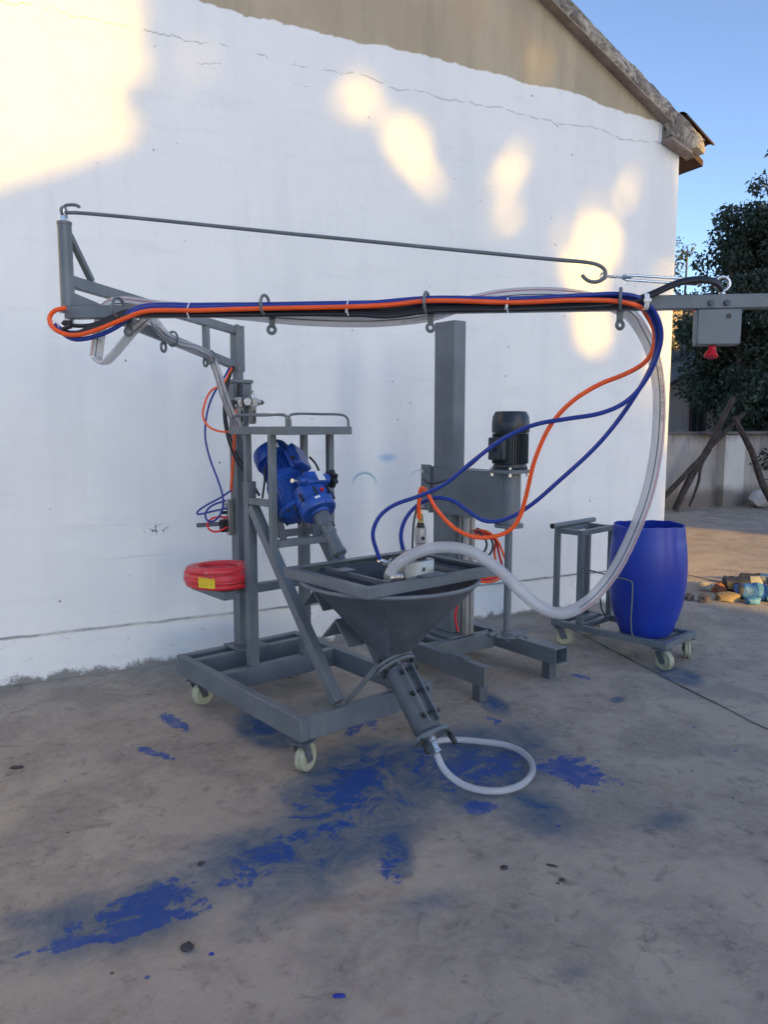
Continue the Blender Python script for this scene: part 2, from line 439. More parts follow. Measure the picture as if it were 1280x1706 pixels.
joint([(3.78, 4.62), (3.511, 3.365), (3.329, 2.402), (2.95, .6)], .011)
joint([(6.10, 6.4), (6.105, 5.378), (6.127, 4.502), (6.15, 2.0)], .02)

# ------------------------------------------------------------------ workshop house with the painted gable wall
YW = 4.797; XC = 5.125
def wall_mat():
    t = NT('old_white_limewash')
    sep = t.node('ShaderNodeSeparateXYZ', {0: t.co()}); X, Y, Z = sep.outputs
    n1 = t.noise(.9, 5, .6); n2 = t.noise(5, 7, .65); n3 = t.noise(40, 4, .6); st = t.noise(2.2, 5, .6, stretch=(2.2, 1, .25))
    c = t.mix(t.ramp(n1, .3, .7), (.77, .78, .775), (.83, .835, .825))
    c = t.mix(t.math('MULTIPLY', t.ramp(st, .48, .68), .35), c, (.70, .715, .72))
    c = t.mix(t.math('MULTIPLY', t.ramp(n2, .54, .7), .25), c, (.86, .86, .85))
    c = t.mix(t.math('MULTIPLY', t.ramp(t.noise(3.4, 6, .7, stretch=(.45, 1, 2.2)), .52, .68), .28), c, (.68, .69, .685))
    # damp stains low down and grime at the foot
    low = t.math('MULTIPLY', t.ramp(Z, .05, .9, 1, 0), t.ramp(t.noise(1.8, 6, .65), .42, .68))
    c = t.mix(t.math('MULTIPLY', low, .30), c, (.50, .53, .55))
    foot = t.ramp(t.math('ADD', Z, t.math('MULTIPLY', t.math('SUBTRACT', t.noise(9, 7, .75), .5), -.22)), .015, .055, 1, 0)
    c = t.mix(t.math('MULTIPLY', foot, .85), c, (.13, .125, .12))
    seam_shade = t.ramp(t.math('ABSOLUTE', t.math('SUBTRACT', t.math('ADD', Z, t.math('MULTIPLY', t.math('SUBTRACT', n2, .5), .03)), .279)), .003, .015, 1, 0)  # painted shade line under the coat's overhanging edge, with some grime
    c = t.mix(t.math('MULTIPLY', seam_shade, t.ramp(t.noise(1.6, 5, .7), .36, .56, .25, .85)), c, (.16, .17, .185))
    flk = t.math('MULTIPLY', t.ramp(Z, .16, .5, 1, 0), t.ramp(t.noise(8, 9, .78, dist=.6, stretch=(1, 1, 2.0)), .60, .63))
    c = t.mix(t.math('MULTIPLY', flk, .5), c, (.40, .40, .40))
    # pits and chips
    vo = t.node('ShaderNodeTexVoronoi', {'Vector': t.co(), 'Scale': 7.0, 'Randomness': 1.0})
    clus = t.ramp(t.noise(1.3, 3, .5), .42, .58)
    vp = t.node('ShaderNodeTexVoronoi', {'Vector': t.co(), 'Scale': 17.0, 'Randomness': 1.0})
    pit2 = t.math('MULTIPLY', t.ramp(t.math('ADD', vp.outputs[0], t.math('MULTIPLY', n3, .22)), .14, .17, 1, 0), t.ramp(t.noise(2.1, 4, .6), .52, .62))
    pit = t.math('MULTIPLY', t.ramp(t.math('ADD', vo.outputs[0], t.math('MULTIPLY', t.noise(55, 5, .8), .16)), .115, .135, 1, 0), clus)
    pit = t.math('MAXIMUM', pit, t.math('MULTIPLY', pit2, .75))
    c = t.mix(t.math('MULTIPLY', pit, .85), c, (.12, .12, .125))
    flake = t.math('MULTIPLY', t.ramp(t.noise(14, 8, .78, dist=.5), .655, .675), t.ramp(t.noise(1.1, 2, .5), .52, .60))
    c = t.mix(t.math('MULTIPLY', flake, .55), c, (.42, .42, .42))
    # horizontal hair cracks
    wob = t.math('MULTIPLY', t.math('SUBTRACT', t.noise(2.5, 8, .7, stretch=(1, 1, .1)), .5), .20)
    def crack(z, w, thr, seed):
        d = t.math('ABSOLUTE', t.math('SUBTRACT', t.math('ADD', Z, wob), z))
        return t.math('MULTIPLY', t.ramp(d, w * .3, w, 1, 0), t.math('MULTIPLY', t.ramp(t.noise(1.5 + seed * .3, 6, .75), thr, thr + .06), t.ramp(t.noise(11 + seed, 5, .8), .42, .52)))
    lw = t.math('MULTIPLY', t.math('SUBTRACT', t.noise(1.2, 3, .5, stretch=(1, 1, .1)), .5), .06); lm = t.ramp(t.noise(.9, 2, .5), .46, .62)
    def crack2(z): return t.math('MULTIPLY', t.ramp(t.math('ABSOLUTE', t.math('SUBTRACT', t.math('ADD', Z, lw), z)), .001, .008, 1, 0), lm)
    ck = t.math('MAXIMUM', crack(3.735, .0045, .40, .3), t.math('MULTIPLY', crack(3.62, .004, .57, .9), .7))
    ck = t.math('MAXIMUM', ck, t.math('MULTIPLY', t.math('MAXIMUM', crack2(.705), crack2(.905)), .40))
    c = t.mix(t.math('MULTIPLY', ck, .70), c, (.22, .20, .185))
    # blue spray marks: ring prints left by sprayed round parts
    def ring(cx, cz, r, w, zlo):
        dx = t.math('SUBTRACT', X, cx); dz = t.math('SUBTRACT', Z, cz)
        d = t.math('SQRT', t.math('MULTIPLY_ADD', dx, dx, t.math('MULTIPLY', dz, dz)))
        o = t.math('SUBTRACT', d, r)
        outer = t.ramp(o, 0, w, 1, 0); inner = t.ramp(o, -.006, .002)
        return t.math('MULTIPLY', t.math('MULTIPLY', outer, inner), t.ramp(dz, zlo, zlo + .09))
    def blob(cx, cz, rx, rz):
        dx = t.math('DIVIDE', t.math('SUBTRACT', X, cx), rx); dz = t.math('DIVIDE', t.math('SUBTRACT', Z, cz), rz)
        return t.ramp(t.math('SQRT', t.math('MULTIPLY_ADD', dx, dx, t.math('MULTIPLY', dz, dz))), .1, 1, 1, 0)
    c = t.mix(t.math('MULTIPLY', ring(2.26, 1.07, .088, .022, -.01), .9), c, (.09, .33, .44))
    c = t.mix(t.math('MULTIPLY', ring(2.70, 1.08, .085, .02, .02), .6), c, (.20, .38, .46))
    c = t.mix(t.math('MULTIPLY', blob(2.44, 1.265, .10, .045), .75), c, (.24, .48, .66))
    c = t.mix(t.math('MULTIPLY', blob(2.10, .30, .10, .16), .6), c, (.10, .30, .62))
    c = t.mix(t.math('MULTIPLY', blob(2.5, 1.1, .6, .4), .16), c, (.40, .58, .68))
    c = t.mix(t.math('MULTIPLY', blob(3.2, .25, .5, .25), .22), c, (.36, .56, .70))
    c = t.mix(t.math('MULTIPLY', t.math('MULTIPLY', blob(.85, .86, .10, .05), t.ramp(t.noise(30, 4, .6), .52, .58)), .9), c, (.05, .09, .19))
    # bare render above the limewash edge
    edge = t.math('ADD', t.math('MULTIPLY', t.math('SUBTRACT', t.noise(2.0, 3, .5, stretch=(1, 1, .15)), .5), .10), t.math('MULTIPLY', t.math('SUBTRACT', t.noise(16, 6, .7), .5), .06))
    sag = t.math('MULTIPLY', t.ramp(X, 3.9, 5.0), .06)
    bare = t.ramp(t.math('SUBTRACT', t.math('ADD', t.math('ADD', Z, edge), sag), 3.965), -.006, .006)
    bc = t.mix(t.ramp(n1, .3, .7), (.40, .325, .225), (.50, .415, .295))
    bc = t.mix(t.math('MULTIPLY', t.ramp(st, .42, .66), .55), bc, (.31, .26, .19))
    bc = t.mix(t.math('MULTIPLY', t.ramp(n2, .55, .7), .5), bc, (.40, .35, .265))
    c = t.mix(bare, c, bc)
    hgt = t.math('ADD', t.math('MULTIPLY', n2, .6), t.math('MULTIPLY', n3, .25))
    hgt = t.math('SUBTRACT', t.math('SUBTRACT', hgt, t.math('MULTIPLY', bare, .25)), t.math('ADD', t.math('MULTIPLY', ck, .6), t.math('ADD', t.math('MULTIPLY', pit, .6), t.math('MULTIPLY', flake, .3))))
    t.bump(hgt, .35, .012)
    return t.set(Base_Color=c, Roughness=.88)
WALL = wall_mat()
def mortar_mat():
    t = NT('weathered_mortar')
    n1 = t.noise(5, 8, .72, dist=1.2); n2 = t.noise(22, 6, .7); n3 = t.noise(2, 4, .6)
    c = t.mix(t.ramp(n1, .38, .6), (.16, .13, .11), (.52, .45, .36))
    c = t.mix(t.math('MULTIPLY', t.ramp(n2, .52, .62), .8), c, (.045, .04, .04))
    c = t.mix(t.math('MULTIPLY', t.ramp(n3, .5, .7), .35), c, (.10, .11, .06))
    t.bump(t.math('ADD', n1, t.math('MULTIPLY', n2, .5)), .8, .03)
    return t.set(Base_Color=c, Roughness=.92)
MORTAR = mortar_mat()
SOFFIT = paint('verge_soffit_render', (.30, .235, .205), .9, .25, scale=7, bump=.4, dirt=(.08, .07, .065), dirt_amt=.6)
TILE = paint('old_red_clay_tile', (.055, .028, .024), .85, .3, scale=9, bump=.4, dirt=(.05, .045, .04), dirt_amt=.7)
house = empty('house', (0, 0, 0), 0, 'white limewashed workshop house with bare plaster gable and rough mortar roof edge', 'house')
SL = .512; XE = 4.93; ZE = 3.90; XR = .10; ZR = ZE + (XE - XR) * SL; XL = XR - (XC - XR)
def roofz(x): return ZE + (XE - x) * SL if x >= XR else ZR - (XR - x) * SL
bm = B()                                              # gable wall, subdivided so the relief bump has something to hold
prism(bm, [(XL, YW, .276), (XC, YW, .276), (XC, YW, 3.72), (XE, YW, 3.74), (XE, YW, roofz(XE) + .04), (XR, YW, ZR + .04), (XL, YW, roofz(XL) + .04)], (0, .24, 0))
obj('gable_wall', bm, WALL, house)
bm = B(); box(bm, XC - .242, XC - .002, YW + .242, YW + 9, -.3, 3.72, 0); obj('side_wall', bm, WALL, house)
bm = B()                                              # plinth: set back a little under the coat, uneven face
xs = [XL + i * .12 for i in range(int((XC - XL) / .12) + 1)] + [XC - .004]
prev = None
for x in xs:
    o_ = .011 + .004 * mnoise.noise((x * 1.7, 8, 1)) + .002 * mnoise.noise((x * 7, 2, 1))
    q = [bm.verts.new((x, YW + o_ - .006, -.1)), bm.verts.new((x, YW + o_, .15)), bm.verts.new((x, YW + o_ + .002, .2755)), bm.verts.new((x, YW + .2, .2755))]
    if prev:
        for k in range(3): bm.faces.new((prev[k], q[k], q[k + 1], prev[k + 1]))
    prev = q
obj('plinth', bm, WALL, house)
# mortar verge running up the gable: rough strip built from many short uneven sections
def verge(x0, x1, name):
    b = B(); prev = None; n = int(abs(x1 - x0) / .05)
    for i in range(n + 1):
        x = x0 + (x1 - x0) * i / n; z = roofz(x)
        f = lambda k, s=9, a=.012: a * (mnoise.noise((x * s, k * 7.7, 2.0)) + .5 * mnoise.noise((x * s * 3, k * 3.1, 5)))
        sec = [(YW + .10, z - .004), (YW - .085 + f(1) * .3, z - .002 + f(2) * .15), (YW - .095 + f(3), z + .028 + f(4) * .5), (YW - .075 + f(5), z + .085 + f(6)), (YW - .045 + f(7), z + .155 + f(8) * 1.6), (YW + .06, z + .185 + f(9)), (YW + .5, z + .15)]
        q = [b.verts.new((x, y_, z_)) for y_, z_ in sec]
        if prev:
            for k in range(len(q) - 1): b.faces.new((prev[k], q[k], q[k + 1], prev[k + 1]))
        else: b.faces.new(q)
        prev = q
    b.faces.new(prev[::-1])
    return obj(name, b, MORTAR, house)
verge(XE + .385, XR, 'verge'); verge(XR, XL, 'verge')
bm = B()
for x0, x1 in ((XE + .1, XR), (XR, XL)):
    prism(bm, [(x0, YW - .088, roofz(x0) - .012), (x1, YW - .088, roofz(x1) - .012), (x1, YW - .088, roofz(x1) - .003), (x0, YW - .088, roofz(x0) - .003)], (0, .086, 0))
obj('verge_soffit', bm, SOFFIT, house)
bm = B(); prism(bm, [(XE - .005, YW - .10, 3.775), (XC + .02, YW - .10, 3.70), (XC + .055, YW - .10, 3.73), (XC + .19, YW - .10, 3.805), (XE - .005, YW - .10, 3.92)], (0, .098, 0), .008); obj('eave_block', bm, MORTAR, house)
bm = B(); prism(bm, [(XE - .015, YW - .112, 3.745), (XC + .03, YW - .112, 3.668), (XC + .03, YW - .112, 3.695), (XE - .015, YW - .112, 3.772)], (0, .109, 0), .004); obj('eave_ledge', bm, SOFFIT, house)
bm = B(); prism(bm, [(XC + .30, YW + .02, roofz(XC + .30)), (XR, YW + .02, ZR), (XR, YW + .02, ZR + .12), (XC + .30, YW + .02, roofz(XC + .30) + .05)], (0, 8.9, 0)); obj('roof_slope', bm, TILE, house)
bm = B(); prism(bm, [(XL - .3, YW + .02, roofz(XL - .3)), (XR, YW + .02, ZR), (XR, YW + .02, ZR + .12), (XL - .3, YW + .02, roofz(XL - .3) + .05)], (0, 8.9, 0)); obj('roof_slope', bm, TILE, house)
tile_me = None
for k in range(22):                                   # curved clay tiles along the eave
    if tile_me is None:
        b = B(); prof = []
        for i in range(9):
            a = i / 8; prof.append((a * .25, .028 * math.sin(a * math.pi * 2)))
        top = [[b.verts.new((xx, y_, z_ + .018 - xx * SL)) for y_, z_ in prof] for xx in (-.35, .0)]
        bot = [[b.verts.new((xx, y_, z_ - xx * SL)) for y_, z_ in prof] for xx in (-.35, .0)]
        for i in range(8):
            b.faces.new((top[0][i], top[1][i], top[1][i + 1], top[0][i + 1])); b.faces.new((bot[0][i], bot[0][i + 1], bot[1][i + 1], bot[1][i]))
            b.faces.new((top[1][i], bot[1][i], bot[1][i + 1], top[1][i + 1]))
        b.faces.new((top[0][0], bot[0][0], bot[1][0], top[1][0])); b.faces.new((top[0][8], top[1][8], bot[1][8], bot[0][8]))
        o = obj('roof_tile', b, TILE, house); tile_me = o.data
    else:
        o = bpy.data.objects.new('roof_tile', tile_me); COL.objects.link(o); o.parent = house
    o.location = (XC + .335 + random.uniform(-.012, .012), YW - .06 + k * .24, roofz(XC + .335) + .165 + random.uniform(-.004, .004))
    o.rotation_euler = (random.uniform(-.03, .03), 0, random.uniform(-.03, .03))

# ------------------------------------------------------------------ pump cart
CA = R(13.1)
FO = V3((1.091, 2.964, 0))
cart = empty('pump_cart', FO, CA, 'grey wheeled filling cart with blue geared motor, conical hopper and tilted pump at its front', 'pump cart')
CM = M4.Translation(FO) @ M4.Rotation(CA, 4, 'Z'); CMI = CM.inverted()
def CW(p): return CM @ V3(p)
def CL(p): return CMI @ V3(p)
ZT = .25; ZB = .147
def cbox(name, x0, x1, y0, y1, z0, z1, m=None, parent=None, bev=.003): return obj(name, box(B(), x0, x1, y0, y1, z0, z1, bev), m or GRAY, parent or cart)
cbox('frame_beam', 0, .045, 0, 1.212, ZB, ZT); cbox('frame_beam', .732, .777, 0, 1.212, ZB, ZT)
cbox('frame_beam', .0455, .7315, 0, .045, ZB + .001, ZT - .001); cbox('frame_beam', .0455, .7315, 1.167, 1.212, ZB + .001, ZT - .001)
cbox('frame_beam', .0455, .7315, 1.05, 1.095, ZB + .001, ZT - .001); cbox('frame_beam', .0455, .7315, .760, .805, ZB + .001, ZT - .001)
cbox('base_plate', .285, .485, 1.035, 1.215, ZT + .0005, ZT + .009)
# casters (built in world directions, so that the wheels stand as they were left)
def caster(parent, top, ang, r=.062, w=.042, name='caster', ztop=ZB):
    """top: local (x, y) of the swivel; ang: local rolling direction in degrees"""
    h = ztop - r
    ca = empty('tmp', (0, 0, 0)); bpy.data.objects.remove(ca)
    M = M4.Translation((top[0], top[1], 0)) @ M4.Rotation(R(ang), 4, 'Z')
    b = B(); tr = .030
    box(b, -.045, .045, -.045, .045, ztop - .008, ztop - .001, .001)
    cyl(b, (0, 0, ztop - .022), (0, 0, ztop - .008), .028, .030, 18)
    for s in (-1, 1):
        y = s * (w / 2 + .006)
        prism(b, [(-.022, y - .002, ztop - .02), (.030, y - .002, ztop - .02), (-tr + .020, y - .002, r - .018), (-tr - .018, y - .002, r - .018)], (0, .004, 0))
    cyl(b, (-tr, -w / 2 - .014, r), (-tr, w / 2 + .014, r), .007, None, 8)
    o = obj(name, b, GRAYD, parent, M=M)
    b = B()
    prof = [(.012, -w / 2), (.030, -w / 2), (.034, -w / 2 + .006), (r * .78, -w / 2 + .006), (r * .84, -w / 2 - .001), (r * .95, -w / 2), (r, -w / 2 + .006), (r, -.005), (r - .005, 0), (r, .005), (r, w / 2 - .006), (r * .95, w / 2), (r * .84, w / 2 + .001), (r * .78, w / 2 - .006), (.034, w / 2 - .006), (.030, w / 2), (.012, w / 2)]
    lathe(b, prof, (-tr, 0, r), (0, 1, 0), 30)
    wh = obj('wheel', b, NYLON, o, M=M)
    b = B(); lathe(b, [(0, -w / 2 - .002), (.011, -w / 2 - .002), (.011, w / 2 + .002), (0, w / 2 + .002)], (-tr, 0, r), (0, 1, 0), 12)
    return o
caster(cart, (.024, .024), 206); caster(cart, (.045, 1.05), 196); caster(cart, (.742, .058), 60); caster(cart, (.715, 1.15), 30)
# mast
cbox('mast', .335, .415, 1.10, 1.18, ZT + .0095, 1.549); cbox('mast_head', .318, .428, 1.085, 1.195, 1.55, 1.718); cbox('mast_cap', .310, .436, 1.077, 1.203, 1.7185, 1.738)
# tall posts, braces, cage
cbox('tall_post', .203, .253, .758, .808, ZT + .0005, 1.21); cbox('tall_post', .530, .580, .758, .808, ZT + .0005, 1.21)
for x in (.228, .555):
    b = B(); beam(b, (x, .040, .262), (x, .752, 1.085), .049, .049, (1, 0, 0), .003); obj('diagonal_brace', b, GRAY, cart)
    b = B(); prism(b, [(x - .003, .60, .925), (x - .003, .752, 1.10), (x - .003, .752, 1.00), (x - .003, .66, .94)], (.006, 0, 0)); obj('gusset', b, GRAY, cart)
for x in (.220, .562):
    cbox('cage_post', x - .016, x + .016, .767, .799, 1.2105, 1.447, bev=.002)
    cbox('cage_post', x - .016, x + .016, .532, .564, .862, 1.447, bev=.002)
    cbox('cage_rail', x - .016, x + .016, .565, .757, 1.098, 1.130, bev=.002)
cbox('motor_platform', .237, .545, .530, .566, .898, .934); cbox('motor_platform', .237, .545, .640, .676, .930, .965)
cbox('shelf_bar', .254, .529, .760, .764, .636, .680, bev=.001); cbox('shelf_bar', .254, .529, .764, .806, .676, .680, bev=.001)
# shelf plate that carries the red coil
cbox('shelf_plate', .150, .334, .905, 1.18, .645, .653, bev=.001)
cbox('shelf_plate', .080, .1495, .800, 1.16, .645, .6528, bev=.001); cbox('shelf_plate_lip', .080, .1495, .796, .7995, .612, .653, bev=.001); cbox('shelf_plate_lip', .076, .0795, .796, 1.16, .612, .653, bev=.001)
cbox('shelf_plate_lip', .150, .334, .901, .9045, .612, .653, bev=.001)
cbox('shelf_arm', .228, .262, .809, .900, .620, .652)
# top tray with rod rails
TU0, TU1, TV0, TV1, TZ0, TZ1 = .200, .585, .392, .940, 1.448, 1.486
cbox('tray_plate', TU0 + .004, TU1 - .004, TV0 + .004, TV1 - .004, TZ0, TZ0 + .004, bev=.0)
cbox('tray_lip', TU0, TU0 + .004, TV0, TV1, TZ0, TZ1, bev=.001); cbox('tray_lip', TU1 - .004, TU1, TV0, TV1, TZ0, TZ1, bev=.001)
cbox('tray_lip', TU0 + .0045, TU1 - .0045, TV0, TV0 + .004, TZ0, TZ1 - .0005, bev=.001); cbox('tray_lip', TU0 + .0045, TU1 - .0045, TV1 - .004, TV1, TZ0, TZ1 - .0005, bev=.001)
zr = 1.540
rod('tray_rail', [(TU0 + .012, TV0 + .012, TZ1 - .01), (TU0 + .012, TV0 + .012, zr - .03), (TU0 + .012, TV0 + .012, zr - .008), (TU0 + .012, TV0 + .022, zr), (TU0 + .012, .60, zr), (TU0 + .012, .90, zr), (TU0 + .012, .925, zr - .01), (TU0 + .012, .928, TZ1 - .01)], .006, GRAY, cart)
rod('tray_rail', [(TU0 + .026, TV0 + .012, TZ1 - .01), (TU0 + .026, TV0 + .012, zr - .03), (TU0 + .026, TV0 + .012, zr - .008), (TU0 + .038, TV0 + .012, zr + .002), (.40, TV0 + .012, zr + .006), (TU1 - .035, TV0 + .012, zr), (TU1 - .016, TV0 + .012, zr - .014), (TU1 - .013, TV0 + .012, zr - .03), (TU1 - .012, TV0 + .012, TZ1 - .01)], .006, GRAY, cart)
rod('tray_rail', [(TU0 + .03, TV1 - .012, TZ1 - .01), (TU0 + .03, TV1 - .012, zr - .012), (TU0 + .045, TV1 - .012, zr), (TU1 - .03, TV1 - .012, zr), (TU1 - .013, TV1 - .012, zr - .014), (TU1 - .012, TV1 - .012, TZ1 - .01)], .006, GRAY, cart)
# hopper supports: two angle irons, corner up
for (av, az), (lv, lz) in (((.262, .735), (.345, .652)), ((.090, .628), (.196, .526))):
    rv, rz_ = av - (lv - av) * 1.0, az - (az - lz) * 1.0
    n = .005
    b = B(); prism(b, [(.254, av, az), (.254, lv, lz), (.254, lv - n, lz - n), (.254, av, az - 2 * n), (.254, rv + n, rz_ - n), (.254, rv, rz_)], (.275, 0, 0)); obj('hopper_support', b, GRAY, cart)
# hopper cone
HC = V3((.39, -.13, 0)); HB = V3((.39, -.140, 0)); HR = .382
b = B()
def conering(bm, cx, cy, z, r, seg=56): return [bm.verts.new((cx + r * math.cos(2 * math.pi * i / seg), cy + r * math.sin(2 * math.pi * i / seg), z)) for i in range(seg)]
secs = [(HC.x, HC.y, .832, HR), (HC.x, HC.y, .824, HR - .004), (.404, -.142, .806, .352), (HB.x, HB.y, .494, .066), (HB.x, HB.y - .012, .474, .056)]
outer = [conering(b, *s) for s in secs]; inner = [conering(b, s[0], s[1], s[2] + .001, s[3] - .005) for s in secs]
for rs in (outer, inner):
    for A, Q in zip(rs, rs[1:]):
        for i in range(56): b.faces.new((A[i], A[(i + 1) % 56], Q[(i + 1) % 56], Q[i]))
for A, Q in ((outer[0], inner[0]), (outer[-1], inner[-1])):
    for i in range(56): b.faces.new((A[i], A[(i + 1) % 56], Q[(i + 1) % 56], Q[i]))
hop = obj('hopper', b, GRAYD, cart)
b = B(); torus(b, (HC.x, HC.y, .832), (0, 0, 1), HR + .003, .0085, 72, 8); obj('hopper_rim', b, GRAY, hop)
# square frame of angle iron on the rim and the wire screen
FU0, FU1, FV0, FV1, FZ0, FZ1 = .030, .768, -.420, .160, .842, .882
def fbar(x0, x1, y0, y1): return obj('screen_frame_bar', box(B(), x0, x1, y0, y1, FZ0, FZ1, .002), GRAY, hop)
t_ = .005; wd = .042
b = B(); box(b, FU0, FU1, FV0, FV0 + t_, FZ0, FZ1, .001); box(b, FU0 + .001, FU1 - .001, FV0 + t_, FV0 + wd, FZ1 - t_, FZ1 - .0005, .001); obj('screen_frame_bar', b, GRAY, hop)
b = B(); box(b, FU0, FU1, FV1 - t_, FV1, FZ0, FZ1, .001); box(b, FU0 + .001, FU1 - .001, FV1 - wd, FV1 - t_, FZ1 - t_, FZ1 - .0005, .001); obj('screen_frame_bar', b, GRAY, hop)
b = B(); box(b, FU0, FU0 + t_, FV0 + t_ + .001, FV1 - t_ - .001, FZ0, FZ1, .001); box(b, FU0 + t_, FU0 + wd, FV0 + wd + .0005, FV1 - wd - .0005, FZ1 - t_, FZ1 - .0005, .001); obj('screen_frame_bar', b, GRAY, hop)
b = B(); box(b, FU1 - t_, FU1, FV0 + t_ + .001, FV1 - t_ - .001, FZ0, FZ1, .001); box(b, FU1 - wd, FU1 - t_, FV0 + wd + .0005, FV1 - wd - .0005, FZ1 - t_, FZ1 - .0005, .001); obj('screen_frame_bar', b, GRAY, hop)
SU0 = .215
b = B(); box(b, SU0 - .002, SU0 + .010, FV0 + .046, FV1 - .046, FZ0 + .007, FZ0 + .028, .001); obj('screen_divider', b, GRAY, hop)
b = B(); box(b, .19, .262, -.055, .015, FZ0 + .029, FZ0 + .034, .001); obj('screen_tab', b, GRAY, hop)
b = B(); box(b, .60, .606, FV0 + .046, FV1 - .046, FZ0 + .012, FZ0 + .030, .001); obj('screen_divider', b, GRAY, hop)
b = B(); box(b, .34, .47, FV0 + .012, FV0 + .085, FZ1 + .0005, FZ1 + .005, .001); obj('screen_clip', b, GRAY, hop)
b = B(); zz = FZ0 + .012
def wire(a, c):
    a = V3(a); c = V3(c); Rm = basis(c - a); r = .0017; A = [b.verts.new(a + Rm @ V3(q)) for q in ((r, 0, 0), (-r / 2, r * .87, 0), (-r / 2, -r * .87, 0))]; Q = [b.verts.new(c + Rm @ V3(q)) for q in ((r, 0, 0), (-r / 2, r * .87, 0), (-r / 2, -r * .87, 0))]
    for i in range(3): b.faces.new((A[i], A[(i + 1) % 3], Q[(i + 1) % 3], Q[i]))
x = SU0 + .012
while x < FU1 - .008: wire((x, FV0 + .006, zz), (x, FV1 - .006, zz)); x += .012
y = FV0 + .01
while y < FV1 - .006: wire((SU0 + .010, y, zz + .0022), (FU1 - .006, y, zz + .0022)); y += .012
obj('wire_screen', b, GRAYD, hop, kind='stuff')
# tilted pump under the hopper.  AX: unit vector down the shaft
def AXP(z, u=.39): return V3((u, .910 * z - .578, z))
AX = (AXP(0) - AXP(1)).normalized()
P0 = AXP(.462); P1 = AXP(.205)
RAD = CMI.to_3x3() @ V3((.12, -.90, .30)); RAD = (RAD - AX * RAD.dot(AX)).normalized(); SID = AX.cross(RAD).normalized()
b = B(); lathe(b, [(.046, -.012), (.046, .03), (.059, .032), (.059, (P1 - P0).length - .03), (.046, (P1 - P0).length)], P0, AX, 32); pump = obj('pump_cylinder', b, GRAYD, cart)
b = B(); L_ = (P1 - P0).length
lathe(b, [(.05, 0), (.092, 0), (.092, .013), (.05, .013)], P0 - AX * .004, AX, 36, True); obj('pump_flange', b, GRAY, pump)
b = B(); lathe(b, [(.05, 0), (.092, 0), (.092, .013), (.05, .013)], P0 + AX * .014, AX, 36, True); obj('pump_flange', b, GRAY, pump)
b = B(); lathe(b, [(.0, 0), (.080, 0), (.086, .006), (.086, .020), (.02, .022), (0, .022)], P1 - AX * .008, AX, 36); obj('pump_flange', b, GRAY, pump)
for k in range(6):
    a = R(60 * k + 20); dirr = RAD * math.cos(a) + SID * math.sin(a); c = P0 + dirr * .077
    b = B(); cyl(b, c - AX * .016, c + AX * .042, .006, None, 8); cyl(b, c - AX * .022, c - AX * .006, .011, None, 6); cyl(b, c + AX * .027, c + AX * .038, .011, None, 6); obj('flange_bolt', b, BLACK if k % 2 else GRAYD, pump)
for s in (-1, 1):                                      # clamp ears along the stator
    c0 = P0 + AX * .050 + RAD * .070 + SID * (s * .026); c1 = P0 + AX * (L_ - .035) + RAD * .070 + SID * (s * .026)
    b = B(); beam(b, c0, c1, .007, .034, RAD, .001); obj('clamp_ear', b, GRAY, pump)
for k in range(3):
    c = P0 + AX * (.075 + k * (L_ - .145) / 2) + RAD * .074
    b = B(); cyl(b, c - SID * .040, c + SID * .044, .0055, None, 10); cyl(b, c - SID * .046, c - SID * .030, .0105, None, 6); cyl(b, c + SID * .030, c + SID * .040, .0105, None, 6); obj('clamp_bolt', b, BLACK, pump)
for a in (-75, 60):                                   # black release handles under the lower flange
    dirr = RAD * math.cos(R(a)) + SID * math.sin(R(a)); c = P1 + dirr * .078
    b = B(); lathe(b, [(0, 0), (.008, 0), (.009, .010), (.007, .014), (.012, .022), (.011, .066), (.006, .072), (0, .072)], c + AX * .004, AX + dirr * .12, 12); obj('release_handle', b, BLACK, pump)
b = B(); lathe(b, [(0, 0), (.020, 0), (.020, .014), (.013, .018), (.013, .05), (.016, .052), (.016, .062), (.012, .064), (0, .064)], P1 + AX * .013 + SID * .0, AX, 18); obj('outlet_nipple', b, ZINC, pump)
b = B(); beam(b, (.26, .02, .257), (.335, -.135, .470), .006, .036, (0, -.6, .3), .001); obj('pump_stay', b, GRAY, cart)
# shaft between gear motor and pump, running through the hopper
b = B(); A0 = AXP(.455); A1 = AXP(.900)
cyl(b, A0, A1, .015, None, 16); obj('drive_shaft', b, GRAYD, cart)
b = B(); Cc = AXP(1.062); D = AX
lathe(b, [(0, 0), (.040, 0), (.044, .010), (.038, .016), (.036, .062), (.030, .066), (.030, .100), (.036, .104), (.034, .114), (.030, .118), (.030, .210), (.0345, .214), (.0345, .230), (.030, .234), (.018, .238), (0, .239)], Cc, D, 28); cp = obj('shaft_coupling', b, GRAY, cart)
for k in range(4):
    a = R(90 * k + 30); dirr = RAD * math.cos(a) + SID * math.sin(a); c = Cc + D * .070 + dirr * .034
    b = B(); cyl(b, c - D * .010, c + D * .012, .008, None, 6); obj('coupling_bolt', b, GRAYD, cp)
